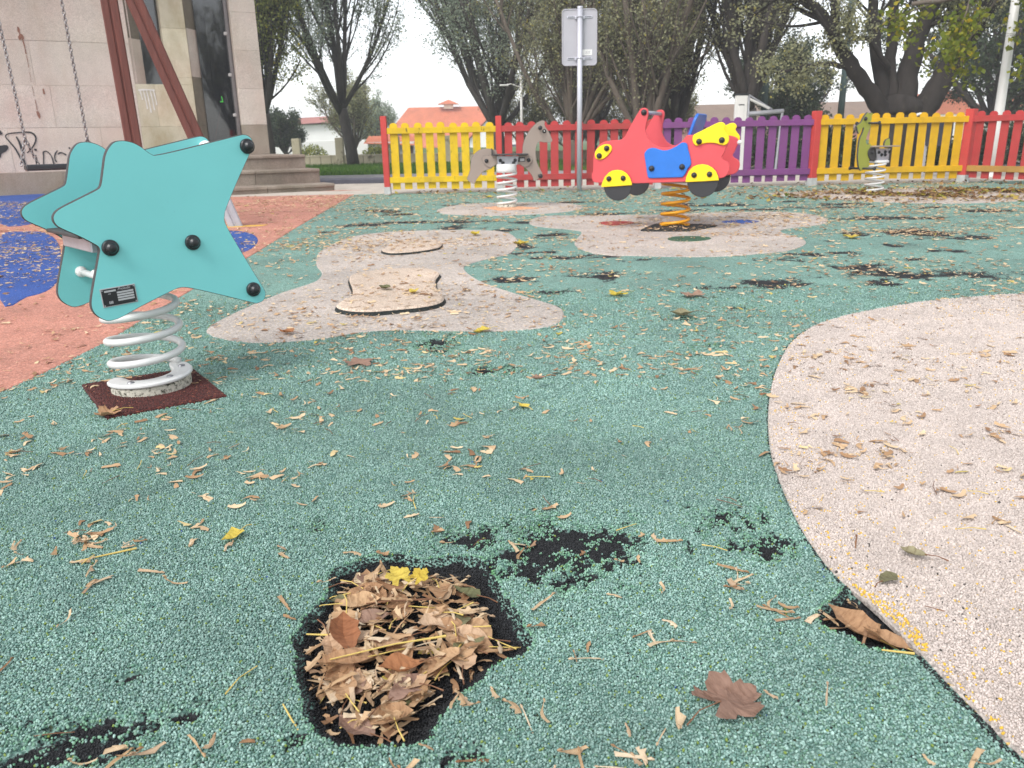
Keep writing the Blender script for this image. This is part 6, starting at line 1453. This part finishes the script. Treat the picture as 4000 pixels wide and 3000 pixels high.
# seeds scattered nearest to the viewer, one by one
def scatter(n, y0, y1, clus=.55):
    pts = []
    while len(pts) < n:
        y = math.sqrt(lr.uniform(y0 ** 2, y1 ** 2)); x = lr.uniform(-.72, .72) * y
        k = 1 if lr.random() > clus else lr.integers(2, 7)
        for _ in range(k): pts.append((x + lr.normal(0, .022) * (k > 1), y + lr.normal(0, .022) * (k > 1)))
    return np.array(pts[:n])
S = scatter(2100, .92, 3.4, .6); S = S[np.argsort(S[:, 1])]
dn = fbm(S[:, 0], S[:, 1], 2.2, 3, 8); S = S[(lr.random(len(S)) < np.clip((dn - .25) * 1.8, .15, 1))]
hm = (sdist(HOLE_S, S[:, 0], S[:, 1]) > -.01) | (sdist(HOLE2_S, S[:, 0], S[:, 1]) > -.01) | (np.hypot(S[:, 0] + 1.36, S[:, 1] - 2.9) < .16)
S = S[~hm]
ind, rest = S[:126], S[126:]
pe_in = inside(PE, ind[:, 0], ind[:, 1])
for i, (x, y) in enumerate(ind):
    o = obj('winged_seed', SEEDS[lr.integers(14)], None, (x, y, ground_z(x, y) + .001), (lr.normal(0, .12), lr.normal(0, .12), lr.uniform(0, 6.28)))
    o.scale = (lr.uniform(.7, 1.15),) * 3
    if pe_in[i]: tag(o, 'dry winged seed lying on the large beige patch in front', 'seed', 'winged seeds on the beige patch')
    else:
        where = 'left of the big hole' if x < -.42 else 'between the big hole and the beige patch' if x > .03 else 'behind the big hole' if y > 1.5 else 'in front of the big hole'
        tag(o, 'dry winged seed on the green rubber ' + where, 'seed', 'winged seeds ' + where)
# twigs and leaf stalks
for i in range(46):
    y = math.sqrt(lr.uniform(.95 ** 2, 2.8 ** 2)); x = lr.uniform(-.7, .7) * y
    if sdist(HOLE_S, np.array([x]), np.array([y]))[0] > -.02: continue
    a = lr.uniform(0, 6.28); ln = lr.uniform(.03, .085); be = lr.uniform(-.25, .25); z = ground_z(x, y) + .003
    c_, s_ = math.cos(a), math.sin(a); pale = lr.random() < .5
    m = MB(); m.tube([(-ln * c_ / 2, -ln * s_ / 2, 0), (-be * ln * s_ * .5, be * ln * c_ * .5, .003), (ln * c_ / 2, ln * s_ / 2, .001)], [.0011, .0009, .0016 if pale else .0007], 5)
    o = m.build('twig', M_stalk if pale else M_twig, None, False, (x, y, z))
    where = 'on the large beige patch' if inside(PE, np.array([x]), np.array([y]))[0] else 'on the green left of the big hole' if x < -.42 else 'on the green right of the big hole' if x > .03 else 'on the green behind the big hole'
    tag(o, ('thin pale leaf stalk ' if pale else 'thin brown twig ') + where, 'twig', ('pale stalks ' if pale else 'brown twigs ') + where)
for pts, lab in (([(-.33, 1.205, .012), (-.22, 1.235, .02), (-.13, 1.262, .016)], 'long pale stalk lying across the heap in the big hole'), ([(-.385, 1.10, .004), (-.36, 1.06, .006), (-.335, 1.035, -.01)], 'pale stalk leaning over the front left rim of the big hole'), ([(-.395, 1.30, .0), (-.34, 1.295, .0)], 'pale stalk at the left rim of the big hole'), ([(-.3, 1.40, .0), (-.25, 1.395, .008), (-.17, 1.405, .004)], 'brown twig lying across the heap in the big hole'), ([(.64, 1.205, .008), (.69, 1.19, .01)], 'pale stalk before the small hole by the beige patch'), ([(-.98, 1.58, .006), (-.86, 1.635, .008)], 'long pale stalk at the left edge of the green')):
    m = MB(); m.tube(pts, [.0014] * (len(pts) - 1) + [.0024], 6); tag(m.build('twig', M_twig if 'brown' in lab else M_stalk), lab, 'twig')
# everything farther off: one mass
def litter_mass(name, P, seed, mat, label, sc=(.03, .052), lift=.0):
    r = np.random.default_rng(seed); base = [samara_v(np.random.default_rng(300 + k))[0] for k in range(10)]
    B = np.array(base); n = len(P)
    V = B[r.integers(0, 10, n)].copy(); s = r.uniform(.45, 1.25, n)[:, None, None] * (1 + .5 * np.clip((P[:, 1] - 4) / 6, 0, 1))[:, None, None]; V *= s
    a = r.uniform(0, 6.28, n); tx = r.normal(0, .16, n)
    x, y, z = V[..., 0], V[..., 1], V[..., 2]
    z = z + y * tx[:, None]; c, s_ = np.cos(a)[:, None], np.sin(a)[:, None]
    V = np.stack([x * c - y * s_ + P[:, :1], x * s_ + y * c + P[:, 1:2], z + P[:, 2:3]], -1).reshape(-1, 3)
    F = np.concatenate([np.arange(n)[:, None] * 14 + np.array([[2 * i, 2 * i + 1, 2 * i + 3, 2 * i + 2]]) for i in range(6)], 0)
    return tag(obj(name, np_mesh(name, V, F, mat, {'tint': np.repeat(r.random(n), 14)})), label, 'litter', kind='stuff')
M_litter = leaf_mat('dry_litter', [(0, srgb(132, 98, 72)), (.3, srgb(182, 146, 110)), (.65, srgb(210, 182, 146)), (.93, srgb(224, 200, 164)), (1, srgb(186, 168, 70))], .15)
def far_pts(n, y0, y1, x0, x1, seed):
    r = np.random.default_rng(seed); x = r.uniform(x0, x1, n); y = r.uniform(y0, y1, n)
    k = np.abs(x) < .74 * y + .4; x, y = x[k], y[k]
    w_ = wear_field(x, y); d = fbm(x, y, 1.1, 3, 6)
    k = r.random(len(x)) < np.clip((d - .3) * 1.6, .12, .9) + .5 * np.clip(w_ - .3, 0, 1); x, y = x[k], y[k]
    z = np.full(len(x), .007)
    for pl in (PATCH_A, PATCH_B, PATCH_C, PE): z = np.where(inside(pl, x, y), .011, z)
    z = np.where(inside(ORANGE, x, y), .012, z)
    for pl, h in ((OVAL, .034), (HOUR, .04), (MAT, .017)): z = np.where(inside(pl, x, y), h, z)
    k = np.hypot(x + 1.36, y - 2.9) > .15
    return np.stack([x, y, z], 1)[k]
R3 = np.stack([rest[:, 0], rest[:, 1], np.array([ground_z(a, b_) for a, b_ in rest]) + .001], 1)
litter_mass('seed_litter', np.concatenate([R3, far_pts(30000, 2.9, 7.5, -6, 6, 41), far_pts(60000, 7.0, 14.3, -9, 10, 42)]), 43, M_litter, 'dry seeds and bits strewn over the playground farther off')
litter_mass('leaf_bed', BED, 44, M_litter, 'bed of broken seeds and leaf bits filling the big hole')
# leaf drift round the green rocker and along the far edge
dr = np.random.default_rng(61); n = 5200
x = np.concatenate([dr.normal(5.9, 1.1, 2300), dr.normal(7.6, .9, 1500), dr.uniform(-2, 8.5, 350)]); y = np.concatenate([dr.normal(11.7, .6, 2300), dr.normal(11.6, .8, 1500), dr.normal(14.1, .3, 350)])
k = (fbm(x, y, 1.6, 3, 4) > .42) & (y < 15.2) & (y > 9.9); x, y = x[k], y[k]
C = np.stack([x, y, .018 + np.abs(dr.normal(0, .012, len(x)))], 1)
rr = np.random.default_rng(5); nn = len(C); a = rr.uniform(0, 6.28, nn); s = .036 * rr.uniform(.6, 1.4, (nn, 1))
A = np.stack([np.cos(a), np.sin(a), rr.normal(0, .35, nn)], 1); B = np.stack([-np.sin(a), np.cos(a), rr.normal(0, .35, nn)], 1)
V = np.stack([C - A * s, C + B * s * .7, C + A * s, C - B * s * .7], 1).reshape(-1, 3); V[:, 2] = np.maximum(V[:, 2], .012)
M_drift = leaf_mat('leaf_drift', [(0, srgb(84, 62, 44)), (.4, srgb(128, 96, 62)), (.7, srgb(160, 126, 80)), (.88, srgb(176, 160, 60)), (1, srgb(128, 136, 54))], .2)
tag(obj('leaf_drift', np_mesh('leaf_drift', V, np.arange(4 * nn).reshape(nn, 4), M_drift, {'tint': np.repeat(rr.random(nn), 4)})), 'brown and yellow leaf drift round the green rocker', 'leaf litter', kind='stuff')

# ------------------------------------------------------------------ damp autumn air
hz = MB(); hz.box((0, 345, 7.0), (690, 440, 9.0))
me = hz.mesh('haze', [])
mh = bpy.data.materials.new('damp_air'); mh.use_nodes = True
nt = mh.node_tree; nt.nodes.clear()
o_ = nt.nodes.new('ShaderNodeOutputMaterial'); pv = nt.nodes.new('ShaderNodeVolumePrincipled')
pv.inputs['Density'].default_value = 0.002; pv.inputs['Color'].default_value = (.95, .97, 1.0, 1); pv.inputs['Anisotropy'].default_value = 0.0
nt.links.new(pv.outputs[0], o_.inputs['Volume'])
me.materials.append(mh)
tag(obj('haze', me), 'thin damp haze filling the air', 'haze', kind='stuff')
